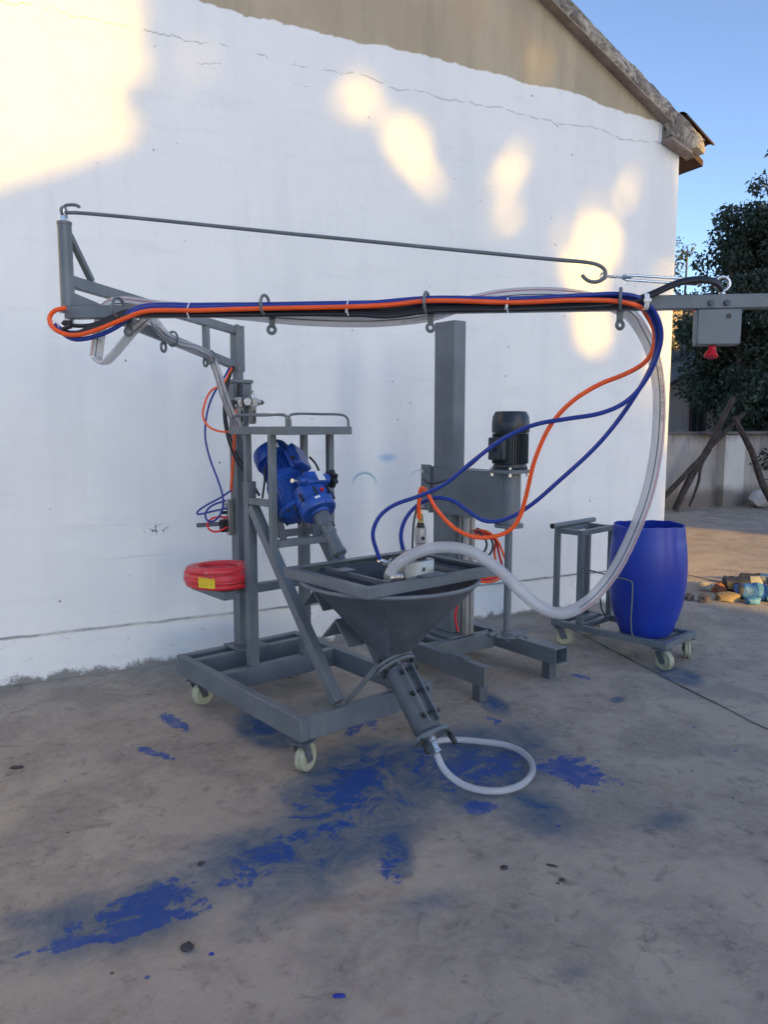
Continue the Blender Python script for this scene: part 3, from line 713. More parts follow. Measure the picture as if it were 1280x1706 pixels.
# gear motor: two parallel axes
UPN = V3((0, -AX.z, AX.y)); UPN = UPN if UPN.z > 0 else -UPN                 # perpendicular to the shaft, up and forward
gm = obj('gear_housing', lathe(B(), [(0, 0), (.046, 0), (.050, .012), (.084, .014), (.090, .022), (.090, .068), (.095, .071), (.095, .092), (.088, .096), (.088, .150), (.070, .160), (0, .160)], Cc, -AX, 36), MBLUE2, cart)
MA = V3((.362, .570, 1.108))                            # lower end of the variator / motor axis
MD = -AX
MA2 = MA - MD * .075
b = B(); lathe(b, [(0, 0), (.062, 0), (.086, .012), (.101, .017), (.101, .036), (.095, .039), (.095, .190), (.100, .193), (.100, .206), (.088, .211), (.082, .225), (0, .225)], MA2, MD, 40)
var = obj('variator_housing', b, MBLUE2, gm)
b = B()
for k in range(30):
    a = 2 * math.pi * k / 30; x_ = V3((1, 0, 0)); y_ = MD.cross(x_).normalized(); dr_ = x_ * math.cos(a) + y_ * math.sin(a)
    beam(b, MA2 + MD * .042 + dr_ * .096, MA2 + MD * .188 + dr_ * .096, .0045, .015, dr_, 0)
obj('cooling_fins', b, MBLUE2, var)
b = B(); lathe(b, [(0, .148), (.084, .148), (.088, .152), (.088, .164), (.072, .168), (.072, .268), (.080, .270), (0, .27)], MA, MD, 36); mot = obj('motor_body', b, MBLUE, gm)
b = B()
for k in range(26):
    a = 2 * math.pi * k / 26; dr_ = x_ * math.cos(a) + y_ * math.sin(a)
    beam(b, MA + MD * .170 + dr_ * .077, MA + MD * .266 + dr_ * .077, .0035, .018, dr_, 0)
obj('cooling_fins', b, MBLUE, mot)
b = B(); lathe(b, [(.082, .0), (.096, .0), (.098, .006), (.098, .056), (.091, .078), (.074, .088), (0, .088), (0, .085), (.072, .085), (.088, .075), (.094, .055), (.094, .004), (.082, .004)], MA + MD * .262, MD, 36); fanc = obj('fan_cover', b, MBLUE, mot)
b = B()
for k in range(5): lathe(b, [(.012 + k * .010, 0), (.016 + k * .010, 0), (.016 + k * .010, .002), (.012 + k * .010, .002)], MA + MD * .3505, MD, 24, True)
obj('fan_grille', b, BLACK, fanc)
b = B(); beam(b, MA2 + MD * .10 + V3((.02, 0, 0)), Cc - AX * .085, .13, .13, MD, .012); obj('housing_bridge', b, MBLUE2, gm)
for k in range(8):
    a = 2 * math.pi * (k + .5) / 8; dr_ = x_ * math.cos(a) + y_ * math.sin(a)
    b = B(); cyl(b, MA2 + MD * .004 + dr_ * .093, MA2 + MD * .024 + dr_ * .093, .0075, None, 6); obj('housing_bolt', b, NAVY, var)
    b = B(); cyl(b, Cc - AX * .064 + dr_ * .099, Cc - AX * .104 + dr_ * .099, .0075, None, 6); obj('housing_bolt', b, NAVY, gm)
# frame for things on the motor: e1 = towards the camera side (+right), e2 = up
RGT = V3((1, 0, 0)); F2 = UPN
def mframe(o, xd, zd):
    z = V3(zd).normalized(); x = (V3(xd) - z * V3(xd).dot(z)).normalized(); y = z.cross(x)
    return M4.Translation(o) @ M4((x, y, z)).transposed().to_4x4()
TBd = (RGT * .55 + F2 * .85).normalized()
Mx = mframe(MA + MD * .205 + TBd * .078, MD, TBd)
b = B(); box(b, -.056, .056, -.050, .050, 0, .024, .003); box(b, -.064, .064, -.060, .060, .024, .066, .007); tb = obj('terminal_box', b, MBLUE, mot, M=Mx)
b = B(); cyl(b, (-.02, .052, .036), (-.02, .070, .036), .010, .009, 10); obj('cable_gland', b, BLACK, tb, M=Mx)
b = B(); cyl(b, (-.02, -.052, .036), (-.02, -.066, .036), .010, .009, 10); obj('cable_gland', b, BLACK, tb, M=Mx)
# speed control block with black star knob
Mk = mframe(Cc - AX * .158 + F2 * .072 + RGT * -.010, RGT, F2)
b = B(); box(b, -.050, .052, -.034, .034, -.03, .034, .006); cyl(b, (.052, 0, .004), (.088, 0, .004), .030, .026, 20); cyl(b, (-.050, 0, 0), (-.082, 0, 0), .026, .020, 16); spd = obj('speed_control_block', b, MBLUE2, gm, M=Mk)
b = B(); box(b, .008, .048, -.028, .028, .034, .037, .001); obj('dial_plate', b, LABELW, spd, M=Mk)
b = B(); sg = 48
kn = lambda x_, s_: [b.verts.new((x_, s_ * (.040 + .0065 * math.cos(7 * 2 * math.pi * i / sg)) * math.cos(2 * math.pi * i / sg), .004 + s_ * (.040 + .0065 * math.cos(7 * 2 * math.pi * i / sg)) * math.sin(2 * math.pi * i / sg))) for i in range(sg)]
rs = [kn(.096, .8), kn(.100, 1.0), kn(.122, 1.0), kn(.129, .75)]
for A, Q in zip(rs, rs[1:]):
    for i in range(sg): b.faces.new((A[i], A[(i + 1) % sg], Q[(i + 1) % sg], Q[i]))
b.faces.new(rs[0][::-1]); b.faces.new(rs[-1]); cyl(b, (.086, 0, .004), (.098, 0, .004), .018, None, 16); obj('star_knob', b, BLACK, spd, M=Mk)
b = B(); cyl(b, (-.082, 0, .0), (-.112, 0, .006), .006, None, 10); cyl(b, (-.112, 0, .004), (-.120, 0, .007), .011, None, 10); obj('lock_screw', b, ZINC, spd, M=Mk)
def on(p, d, r, name, m, parent, h=.006):
    b = B(); cyl(b, p, V3(p) + V3(d).normalized() * h, r, r * .9, 10); return obj(name, b, m, parent)
CAMD = (CMI.to_3x3() @ V3((-.30, -.85, .15))).normalized(); CAMP = (CAMD - AX * CAMD.dot(AX)).normalized()
sd = (CAMP * .55 + F2 * .8 + RGT * .25); sd = (sd - AX * sd.dot(AX)).normalized()
on(Cc - AX * .080 + sd * .094, sd, .010, 'breather_plug', REDP, gm, .012)
on(MA + MD * .150 + TBd * .074, TBd, .009, 'breather_plug', REDP, var, .012)
sd2 = (CAMP * .9 + F2 * .45); sd2 = (sd2 - AX * sd2.dot(AX)).normalized()
Ms = mframe(Cc - AX * .050 + sd2 * .0905, SID, sd2); b = B(); box(b, -.013, .013, -.006, .006, 0, .0015, 0); obj('sticker', b, LABELW, gm, M=Ms)
for q in (-.10, .28):
    sd3 = (CAMP * (.75 - q) + F2 * (.6 + q)); sd3 = (sd3 - AX * sd3.dot(AX)).normalized(); Ms = mframe(MA + MD * .298 + sd3 * .0984, MD, sd3)
    b = B(); box(b, -.014, .014, -.009, .009, 0, .0012, 0); obj('sticker', b, LABELW, fanc, M=Ms)
b = B(); prism(b, [(.262, .55, .935), (.300, .55, .935), (.300, .60, 1.06), (.272, .60, 1.06)], (0, .012, 0)); obj('motor_foot', b, GRAYD, cart)
b = B(); prism(b, [(.46, .55, .935), (.50, .55, .935), (.49, .60, 1.06), (.46, .60, 1.06)], (0, .012, 0)); obj('motor_foot', b, GRAYD, cart)
# air treatment unit on the mast
RM = M4.Translation((-.028, 0, 0))
v0 = 1.028
b = B(); box(b, .325, .372, v0 - .022, v0 + .022, 1.588, 1.640, .004); box(b, .398, .448, v0 - .022, v0 + .022, 1.590, 1.640, .004); cyl(b, (.36, v0, 1.615), (.41, v0, 1.615), .014, None, 14); box(b, .35, .42, v0 + .022, v0 + .057, 1.600, 1.632, .001)
cyl(b, (.448, v0, 1.615), (.470, v0, 1.615), .017, None, 12)
fr = obj('air_regulator', b, ZINC, cart, M=RM)
for x in (.348, .423):
    b = B(); lathe(b, [(0, 0), (.016, .0), (.021, .008), (.021, .085), (.023, .088), (0, .088)], (x, v0, 1.499), (0, 0, 1), 20); obj('regulator_bowl', b, STEEL, fr, M=RM)
    b = B(); box(b, x - .005, x + .005, v0 - .0235, v0 - .019, 1.512, 1.572, .001); obj('sight_glass', b, BLACK, fr, M=RM)
b = B(); lathe(b, [(0, 0), (.020, 0), (.020, .012), (.017, .016), (.017, .068), (.013, .074), (0, .074)], (.348, v0, 1.638), (0, 0, 1), 20); obj('regulator_knob', b, BLACK, fr, M=RM)
b = B(); lathe(b, [(0, 0), (.016, 0), (.012, .016), (.006, .018), (.006, .028), (.0075, .030), (.0075, .042), (0, .043)], (.423, v0, 1.638), (0, 0, 1), 14); obj('oil_dome', b, ZINC, fr, M=RM)
b = B(); lathe(b, [(0, 0), (.012, 0), (.014, .012), (.006, .024), (0, .024)], (.470, v0, 1.615), (1, 0, 0), 12); obj('end_plug', b, BLACK, fr, M=RM)
b = B(); cyl(b, (.325, v0, 1.615), (.306, v0, 1.615), .010, None, 12); cyl(b, (.306, v0, 1.624), (.306, v0, 1.578), .010, None, 12); obj('elbow_fitting', b, BLACK, fr, M=RM)
gd = (CMI.to_3x3() @ V3((-.34, -.92, .0))).normalized()
b = B(); gc = V3((.383, v0 - .026, 1.618)); lathe(b, [(0, 0), (.024, 0), (.0265, .003), (.0265, .022), (.0225, .024), (.0220, .019), (0, .019)], gc, gd, 28); gg = obj('pressure_gauge', b, BLACK, fr, M=RM)
b = B(); lathe(b, [(0, 0), (.0215, 0), (0, .0008)], gc + gd * .0192, gd, 24); obj('gauge_face', b, LABELW, gg, M=RM)
Mg = mframe(gc + gd * .0206, gd.cross(V3((0, 0, 1))) * -1, gd)
b = B(); beam(b, (-.011, -.008, 0), (.004, .003, 0), .0016, .0006, (0, 0, 1), 0); torus(b, (0, 0, 0), (0, 0, 1), .0165, .0007, 20, 4, -40, 220); obj('gauge_needle', b, INK, gg, M=RM @ Mg)
# solenoid valve block on the left of the mast
b = B(); box(b, .302, .334, 1.145, 1.178, .885, 1.085, .003)
for z in (1.060, 1.040, .985, .950, .915): cyl(b, (.302, 1.160, z), (.280, 1.168, z), .009, .007, 10)
vb = obj('valve_block', b, STEEL, cart)
b = B(); box(b, .262, .300, 1.150, 1.185, .905, .975, .004); obj('solenoid_coil', b, BLACK, vb)
b = B(); cyl(b, (.3015, 1.165, 1.012), (.268, 1.180, 1.012), .009, None, 10); obj('push_fitting', b, BLACK, vb)
b = B(); beam(b, (.262, 1.18, .950), (.165, 1.26, .942), .022, .022, (0, 0, 1), .003); obj('muffler', b, GRAYD, vb)
PATHS = {
 'orange_main': [(0.242,2.984,1.906),(0.202,3.01,1.896),(0.186,3.021,1.87),(0.196,3.014,1.84),(0.231,2.992,1.817),(0.278,2.961,1.812),(0.334,2.925,1.828),(0.419,2.87,1.864),(0.484,2.828,1.889),(0.648,2.722,1.89),(0.844,2.594,1.893),(1.106,2.425,1.894),(1.209,2.358,1.898),(1.319,2.287,1.909),(1.561,2.13,1.899),(1.724,2.025,1.903),(1.837,1.952,1.897),(1.885,1.92,1.884),(2.002,1.988,1.868),(2.042,1.987,1.815),(2.051,2.003,1.75),(2.036,2.025,1.71),(1.989,2.072,1.672),(1.931,2.128,1.64),(1.866,2.193,1.582),(1.818,2.248,1.502),(1.789,2.301,1.376),(1.781,2.347,1.22),(1.773,2.371,1.144),(1.747,2.403,1.089),(1.663,2.475,1.059),(1.591,2.537,1.091),(1.533,2.596,1.171),(1.506,2.63,1.241),(1.493,2.642,1.252),(1.492,2.654,1.206),(1.5,2.671,1.122)],
 'blue_a': [(0.214,3.021,1.836),(0.26,2.992,1.8),(0.336,2.943,1.809),(0.412,2.894,1.847),(0.469,2.857,1.898),(0.652,2.738,1.901),(0.849,2.61,1.901),(1.113,2.44,1.904),(1.327,2.301,1.92),(1.57,2.143,1.913),(1.734,2.037,1.919),(1.847,1.964,1.922),(1.904,1.927,1.91),(1.965,1.92,1.87),(2.01,1.926,1.801),(2.018,1.95,1.725),(2.001,1.997,1.63),(1.967,2.044,1.571),(1.912,2.103,1.536),(1.839,2.175,1.519),(1.749,2.264,1.496),(1.673,2.341,1.447),(1.597,2.424,1.364),(1.518,2.509,1.27),(1.45,2.575,1.224),(1.371,2.648,1.183),(1.33,2.691,1.134),(1.317,2.719,1.064),(1.34,2.728,0.994),(1.357,2.731,0.953)],
 'blue_b': [(0.21,3.041,1.855),(0.234,3.025,1.829),(0.319,2.97,1.828),(0.415,2.908,1.872),(0.475,2.869,1.91),(0.656,2.752,1.913),(0.854,2.624,1.911),(1.119,2.452,1.91),(1.334,2.313,1.908),(1.578,2.155,1.913),(1.743,2.048,1.919),(1.857,1.974,1.917),(1.909,1.94,1.9),(1.963,1.936,1.868),(2.01,1.944,1.801),(2.027,1.972,1.716),(2.004,2.048,1.576),(1.954,2.143,1.433),(1.867,2.266,1.284),(1.798,2.354,1.184),(1.737,2.422,1.132),(1.684,2.475,1.124),(1.638,2.524,1.161),(1.597,2.57,1.199),(1.545,2.621,1.209),(1.493,2.674,1.175),(1.461,2.716,1.114),(1.455,2.741,1.048),(1.472,2.752,0.985)],
 'black_0': [(0.26,3.01,1.854),(0.227,3.031,1.829),(0.247,3.018,1.812),(0.32,2.971,1.842),(0.434,2.897,1.889),(0.527,2.837,1.889),(0.655,2.754,1.887),(0.854,2.625,1.885),(1.119,2.453,1.88),(1.223,2.386,1.872),(1.335,2.314,1.888),(1.579,2.155,1.889),(1.81,2.006,1.893),(1.906,1.943,1.904),(1.962,1.907,1.93),(2.017,1.872,1.958),(2.072,1.836,1.968),(2.115,1.808,1.959),(2.161,1.82,1.944),(2.168,1.822,1.912)],
 'black_1': [(0.258,2.993,1.844),(0.225,3.014,1.832),(0.246,3.001,1.819),(0.318,2.954,1.832),(0.431,2.881,1.878),(0.524,2.821,1.879),(0.651,2.738,1.876),(0.849,2.61,1.875),(1.112,2.44,1.87),(1.216,2.373,1.862),(1.327,2.301,1.878),(1.57,2.143,1.879),(1.8,1.995,1.886),(1.896,1.932,1.898),(1.951,1.897,1.923),(2.006,1.861,1.951),(2.06,1.826,1.961),(2.103,1.798,1.952),(2.161,1.82,1.936),(2.168,1.822,1.912)],
 'black_2': [(0.261,3.015,1.861),(0.228,3.036,1.861),(0.249,3.023,1.853),(0.321,2.976,1.849),(0.435,2.902,1.896),(0.528,2.842,1.896),(0.656,2.759,1.893),(0.856,2.63,1.892),(1.121,2.458,1.887),(1.225,2.39,1.879),(1.337,2.318,1.895),(1.582,2.159,1.896),(1.813,2.01,1.897),(1.91,1.947,1.909),(1.965,1.911,1.934),(2.02,1.875,1.962),(2.076,1.84,1.972),(2.119,1.812,1.964),(2.161,1.82,1.949),(2.168,1.822,1.912)],
 'clear_main': [(1.369,2.669,0.906),(1.379,2.662,0.933),(1.408,2.642,0.963),(1.452,2.614,0.993),(1.528,2.566,1.018),(1.627,2.503,1.008),(1.725,2.439,0.937),(1.803,2.386,0.846),(1.871,2.34,0.784),(1.939,2.297,0.767),(2.014,2.248,0.817),(2.084,2.197,0.926),(2.131,2.158,1.056),(2.169,2.119,1.223),(2.182,2.095,1.381),(2.178,2.082,1.513),(2.161,2.075,1.643),(2.126,2.079,1.76),(2.065,2.095,1.859),(1.887,2.033,1.9),(1.799,2.114,1.933),(1.7,2.184,1.944),(1.58,2.262,1.938),(1.476,2.329,1.912),(1.389,2.386,1.881),(1.246,2.478,1.864),(1.102,2.571,1.865),(0.956,2.666,1.876),(0.808,2.762,1.895),(0.659,2.859,1.911),(0.544,2.927,1.923),(0.469,2.957,1.932),(0.417,2.985,1.935),(0.381,3.015,1.919),(0.365,3.031,1.879),(0.355,3.038,1.819),(0.344,3.044,1.746)],
 'clear_fold': [(0.346,3.043,1.739),(0.366,3.024,1.719),(0.401,2.996,1.753),(0.471,2.95,1.84),(0.508,2.933,1.874),(0.627,3.413,1.928),(0.671,3.463,1.888),(0.765,3.574,1.859),(0.877,3.705,1.848),(0.957,3.799,1.827),(0.997,3.847,1.773),(1.046,3.904,1.655),(1.116,3.987,1.534),(1.212,4.099,1.429)],
 'clear_end': [(1.044,3.896,1.655),(1.099,3.925,1.534),(1.161,3.927,1.432),(1.241,3.965,1.271),(1.284,3.999,1.197)],
 'pump_hose': [(1.578,2.646,0.13),(1.585,2.619,0.09),(1.605,2.574,0.055),(1.65,2.503,0.03),(1.74,2.434,0.025),(1.854,2.435,0.025),(1.976,2.514,0.025),(2.046,2.639,0.025),(2.043,2.77,0.025),(1.95,2.877,0.025),(1.84,2.956,0.025),(1.751,2.97,0.025)],
 'orange_left': [(1.112,3.974,1.791),(1.095,3.983,1.751),(1.069,3.996,1.705),(1.015,4.023,1.674),(0.98,4.041,1.597),(0.972,4.044,1.534),(0.999,4.031,1.484),(1.055,4.003,1.459),(1.106,3.977,1.459)],
 'orange_drop': [(1.153,4.043,1.576),(1.146,4.047,1.519),(1.133,4.053,1.327),(1.122,4.059,1.198),(1.117,4.061,1.133)],
 'blue_left': [(1.109,4.009,1.79),(1.086,4.021,1.744),(1.051,4.038,1.691),(1.015,4.056,1.613),(0.993,4.067,1.519),(0.988,4.07,1.424),(1.008,4.06,1.313),(1.043,4.042,1.202),(1.064,4.032,1.118),(1.063,4.032,1.057),(1.041,4.043,1.002),(1.006,4.061,0.976),(0.978,4.075,0.996),(0.979,4.075,1.028),(1.008,4.06,1.064),(1.078,4.025,1.093)],
 'blue_left_b': [(1.11,4.031,1.146),(1.055,4.059,1.104),(0.993,4.09,1.068),(0.944,4.115,1.029),(0.943,4.115,1.016),(0.992,4.09,1.026),(1.042,4.065,1.039),(1.091,4.041,1.049)],
 'red_left': [(1.093,4.04,0.997),(1.05,4.061,1.003),(1.006,4.083,0.99),(0.988,4.092,0.961),(1.005,4.084,0.928),(1.039,4.067,0.922),(1.089,4.042,0.948)],
 'black_left': [(1.132,4.02,1.801),(1.114,4.029,1.764),(1.096,4.038,1.707),(1.086,4.043,1.613),(1.086,4.043,1.519),(1.104,4.034,1.408),(1.136,4.018,1.312),(1.172,4.0,1.248),(1.211,3.98,1.184),(1.245,3.963,1.117)],
 'black_left_b': [(1.149,4.056,1.804),(1.131,4.065,1.76),(1.115,4.073,1.694),(1.104,4.079,1.599),(1.108,4.077,1.503),(1.124,4.069,1.423),(1.156,4.053,1.327),(1.19,4.036,1.272)],
 'motor_cable': [(1.382,3.567,1.335),(1.392,3.522,1.31),(1.4,3.488,1.27),(1.405,3.469,1.227)],
 'motor_cable_b': [(1.195,3.708,1.285),(1.194,3.709,1.219),(1.182,3.715,1.128)],
 'valve_cable': [(1.53,2.701,1.244),(1.515,2.708,1.176),(1.502,2.715,1.102),(1.498,2.717,1.041),(1.496,2.718,0.966)],
 'stand_cable': [(2.254,3.959,1.175),(2.258,3.901,1.15),(2.321,3.87,1.161),(2.389,3.813,1.201),(2.422,3.707,1.264),(2.443,3.618,1.329),(2.465,3.574,1.367)],
 'rear_loop_0': [(2.564,3.882,0.856),(2.623,3.852,0.856),(2.682,3.823,0.812),(2.722,3.802,0.723),(2.747,3.79,0.63),(2.718,3.804,0.567),(2.65,3.839,0.537),(2.587,3.87,0.544)],
 'rear_loop_1': [(2.581,3.907,0.837),(2.64,3.877,0.837),(2.699,3.847,0.8),(2.717,3.838,0.718),(2.738,3.828,0.625),(2.726,3.834,0.576),(2.667,3.864,0.546),(2.604,3.895,0.553)],
 'rear_loop_2': [(2.592,3.924,0.819),(2.651,3.894,0.819),(2.711,3.864,0.789),(2.706,3.867,0.715),(2.724,3.858,0.621),(2.727,3.856,0.587),(2.678,3.88,0.557),(2.615,3.912,0.564)],
 'rear_black': [(2.599,3.909,0.865),(2.659,3.879,0.835),(2.693,3.862,0.761),(2.68,3.868,0.709),(2.641,3.888,0.671)],
 'rear_black_b': [(2.566,3.859,0.859),(2.605,3.839,0.826),(2.625,3.829,0.77),(2.607,3.838,0.719)],
 'rear_drop': [(2.386,3.781,0.435),(2.377,3.785,0.355),(2.394,3.777,0.275)],
 'trolley_cable': [(3.467,3.741,0.498),(3.46,3.745,0.399),(3.47,3.74,0.3),(3.496,3.727,0.24),(3.427,3.761,0.2)],
}
# ------------------------------------------------------------------ swing boom on the mast
BO = V3((1.198, 4.159, 1.7385)); BMI = M4.Translation(-BO)
boom = empty('swing_boom', BO, 0, 'long grey two-part swinging boom with tie rod and hose rings, pivoting on the cart mast', 'boom')
def bobj(name, bm, m=None, parent=None, **k):
    o = obj(name, bm, m or GRAY, parent or boom, M=BMI, **k); return o
POST = V3((.256, 3.054, 0)); JD = V3((.839, -.544, 0)).normalized(); JN = V3((-.544, -.839, 0)).normalized()
AD = V3((.649, .761, 0)).normalized(); AN = V3((.761, -.649, 0)).normalized(); MX = V3((1.198, 4.159, 0))
def at(p, z): return V3((p.x, p.y, z))
b = B(); cyl(b, at(MX, 1.7387), at(MX, 1.786), .029, None, 24); bobj('pivot_pipe', b)
b = B(); lathe(b, [(.0, 1.783), (.039, 1.783), (.039, 2.018), (.041, 2.019), (.041, 2.025), (.012, 2.026), (.012, 2.034), (0, 2.034)], (MX.x, MX.y, 0), (0, 0, 1), 28); bobj('pivot_sleeve', b)
def arm_pt(x, y, z): return V3((x, y, z))
b = B(); beam(b, at(POST, 2.012) + AD * .022, at(MX, 2.0) - AD * .030, .030, .042, (0, 0, 1)); bobj('arm_bar', b)
b = B(); beam(b, at(POST, 1.951) + AD * .020, at(MX, 1.812) - AD * .034, .030, .042, (0, 0, 1)); bobj('arm_bar', b)
vp = POST.lerp(MX, .745)
b = B(); beam(b, at(vp, 1.868), at(vp, 1.983), .034, .028, (AN.x, AN.y, 0)); bobj('arm_upright', b)
b = B(); lathe(b, [(0, 1.921), (.0245, 1.921), (.0245, 2.205), (.0262, 2.206), (.0262, 2.216), (.010, 2.217), (0, 2.217)], (POST.x, POST.y, 0), (0, 0, 1), 24); bobj('end_post', b)
b = B(); beam(b, at(POST, 2.178) + AD * .024, at(POST, 2.035) + AD * .150, .020, .022, (AN.x, AN.y, 0)); bobj('arm_brace', b)
b = B(); cyl(b, at(POST, 2.2172), at(POST, 2.236), .015, None, 6); cyl(b, at(POST, 2.236), at(POST, 2.262), .008, None, 12); ec = bobj('end_bolt', b, ZINC)
bobj('end_hook', torus(B(), at(POST, 2.252), AN, .0135, .0060, 22, 8, 0, 330))
rod0 = at(POST, 2.262) + JD * .004
b = tube(B(), smooth_path([rod0 + V3((0, 0, -.006)), rod0 + V3((0, 0, .008)), rod0 + JD * .02 + V3((0, 0, .012)), rod0 + JD * .045 + V3((0, 0, .010)), rod0 + JD * .056 + V3((0, 0, .003))], .004), .0058, 8); bobj('end_hook', b)
# tie rod with hook
hk = [at(POST, 2.247) + JD * .0, V3((.287, 3.034, 2.247)), V3((1.0, 2.573, 2.147)), V3((1.70, 2.119, 2.048)), V3((1.800, 2.055, 2.035)), V3((1.829, 2.036, 2.026)), V3((1.849, 2.023, 2.008)), V3((1.846, 2.025, 1.985)), V3((1.828, 2.037, 1.971)), V3((1.806, 2.050, 1.971)), V3((1.790, 2.061, 1.983)), V3((1.782, 2.066, 1.996))]
b = tube(B(), smooth_path(hk, .010), .0066, 10); bobj('tie_rod', b)
tb0 = V3((1.842, 2.028, 1.990)); te = V3((2.150, 1.828, 1.9595)); td = (te - tb0).normalized()
b = B(); torus(b, tb0, td.cross(V3((0, 0, 1))), .010, .0035, 18, 8); cyl(b, tb0 + td * .010, tb0 + td * .075, .0042, None, 10); cyl(b, tb0 + td * .30, te, .0042, None, 10)
tk = bobj('turnbuckle', b, ZINC)
b = B(); w_ = td.cross(V3((0, 0, 1))).normalized(); u_ = w_.cross(td)
for s in (-1, 1): beam(b, tb0 + td * .070 + u_ * (s * .0078), tb0 + td * .305 + u_ * (s * .0078), .014, .0075, u_, .002)
cyl(b, tb0 + td * .062, tb0 + td * .090, .0095, None, 6); cyl(b, tb0 + td * .290, tb0 + td * .318, .0095, None, 6); bobj('turnbuckle_body', b, ZINC, tk); tk2 = COL.objects['turnbuckle_body']
# jib beam
JZ = 1.899; JH = .046
j0 = at(POST, JZ) - JD * .006; j1 = at(POST, JZ) + JD * 3.05
b = B(); beam(b, j0, j1, .040, JH, (0, 0, 1), .003); bobj('jib_beam', b)
b = B(); cyl(b, at(POST, 1.865), at(POST, 1.9205), .013, None, 16); cyl(b, at(POST, 1.858), at(POST, 1.8745), .019, None, 6); bobj('hinge_pin', b, ZINC)
b = B(); c = at(POST, 1.905) - JD * .010; cyl(b, c + JN * .024, c + JN * .036, .013, None, 6); cyl(b, c + JN * .034, c + JN * .050, .006, None, 8); bobj('grease_bolt', b, ZINC)
eyec = V3((2.163, 1.819, 1.957))
b = B(); torus(b, eyec, JN, .0225, .0058, 28, 10); cyl(b, eyec + V3((0, 0, -.026)), V3((eyec.x, eyec.y, JZ + JH / 2 - .001)), .010, .012, 12); bobj('eye_bolt', b, ZINC)
b = B(); q = eyec - td * .026; torus(b, q + td * .004, u_, .011, .0042, 18, 8); bobj('shackle', b, ZINC, tk)
for s in (2.232, 2.282):
    c = at(POST, JZ - .006) + JD * s
    b = B(); cyl(b, c + JN * .0205, c + JN * .029, .0085, None, 6); cyl(b, c + JN * .0205, c + JN * .023, .011, None, 14); bobj('beam_bolt', b, GRAYD)
cc = at(POST, 0) + JD * 2.262
b = B(); Mb = M4.Translation((cc.x, cc.y, 0)) @ M4((JD, JN, V3((0, 0, 1)))).transposed().to_4x4()
box(b, -.070, .070, -.035, .021, 1.7585, 1.8755, .004, M=Mb); cb = bobj('control_box', b)
b = B(); cyl(b, Mb @ V3((.028, .0195, 1.851)), Mb @ V3((.028, .0222, 1.851)), .0085, None, 14); bobj('box_hole', b, BLACK, cb)
b = B(); c = Mb @ V3((-.012, -.004, 1.758)); lathe(b, [(0, 0), (.011, .0), (.012, .016), (.016, .020), (.023, .036), (.020, .040), (0, .041)], c, V3((-.25, -.1, -1)), 20); bobj('stop_button', b, REDP)
# hose rings on the jib, with lifting eyes below
for i, (s, ey) in enumerate(((.212, .018), (.742, .012), (1.300, .012), (1.938, .008))):
    c = at(POST, JZ + .008) + JD * s + JN * .046
    b = B(); torus(b, c, (JD * .95 + JN * .20), .0335, .0055, 28, 8); bobj('hose_ring', b)
    c2 = at(POST, JZ - JH / 2 - .022) + JD * (s + ey)
    b = B(); beam(b, c2 + V3((0, 0, .0215)), c2 - V3((0, 0, .014)), .020, .012, (JN.x, JN.y, 0), .001); br_ = bobj('eye_bracket', b)
    b = B(); torus(b, c2 - V3((0, 0, .026)) + JN * .008, (JN * .9 + JD * .42), .0125, .0062, 20, 8); bobj('lifting_eye', b, None, br_)
for (hx, hy, hz), (ex, ey_, ez) in (((.722, 3.522, 1.874), (.665, 3.533, 1.850)), ((.957, 3.798, 1.824), (.925, 3.839, 1.815))):
    h = V3((hx, hy, hz)); e = V3((ex, ey_, ez)) + AN * .020
    b = B(); torus(b, h, (AD * .9 + AN * .3), .0310, .0052, 26, 8); bobj('hose_hook', b)
    b = B(); torus(b, e - V3((0, 0, .014)), AN, .020, .0062, 22, 8); cyl(b, e + V3((0, 0, .004)), e + V3((0, 0, .030)), .006, None, 8); bobj('lifting_eye', b)

# ------------------------------------------------------------------ hoses and cables
CAMREF = V3((-.45, -.89, .05))
def hose(name, key, r, m, label, cat='hose', group=None, step=.012, ts=12, **k):
    path = smooth_path(PATHS[key], step); o0 = path[0].copy()
    b = tube(B(), path, r, ts, **k); o = obj(name, b, m, None, M=M4.Translation(-o0)); o.location = o0
    tag(o, label, cat, group); return o, path, o0
hose('orange_hose', 'orange_main', .0082, ORANGE, 'long orange air hose along the boom, drooping past the mixer down to the filling valve')
hose('blue_hose', 'blue_a', .0082, BLUEH, 'blue boom hose that crosses the mixer motor and ends left of the filling valve')
hose('blue_hose', 'blue_b', .0082, BLUEH, 'blue boom hose that dips in a low wave across the mixer arm')
for i in range(3):
    hose('black_cable', 'black_%d' % i, .0075, RUBBER, 'black cable strapped under the orange hose along the boom, ending at the eye bolt', 'cable', 'black cables along the boom')
CR = .0235
ch, cpath, co = hose('clear_hose', 'clear_main', CR, CLEAR, 'thick clear braided hose hanging in a big loop from boom to filling valve', ts=18, uv=True)
def stripes(o, path, o0, spec, s0=0, s1=1):
    for ang, m in spec:
        b = line_on_tube(B(), path, CR, R(ang), .0034, CAMREF, s0, s1); obj('hose_line', b, m, o, M=M4.Translation(-o0))
stripes(ch, cpath, co, ((24, REDLINE), (-14, INK)), .20, 1)
stripes(ch, cpath, co, ((150, REDLINE), (-160, INK)), 0, .20)
def print_on(o, path, o0, s, size, ang, start, sign, flip):
    b = text_on_tube(s, size, path, CR, R(ang), CAMREF, start, sign, flip); obj('hose_print', b, INK, o, M=M4.Translation(-o0))
PRINT_ARGS = []
print_on(ch, cpath, co, 'PVC CLEAR HOSE 25mm(1) OK', .0145, 5, .392, 1, 1)
print_on(ch, cpath, co, 'PVC CLEAR HOSE 25mm OK', .0125, -38, .700, -1, -1)
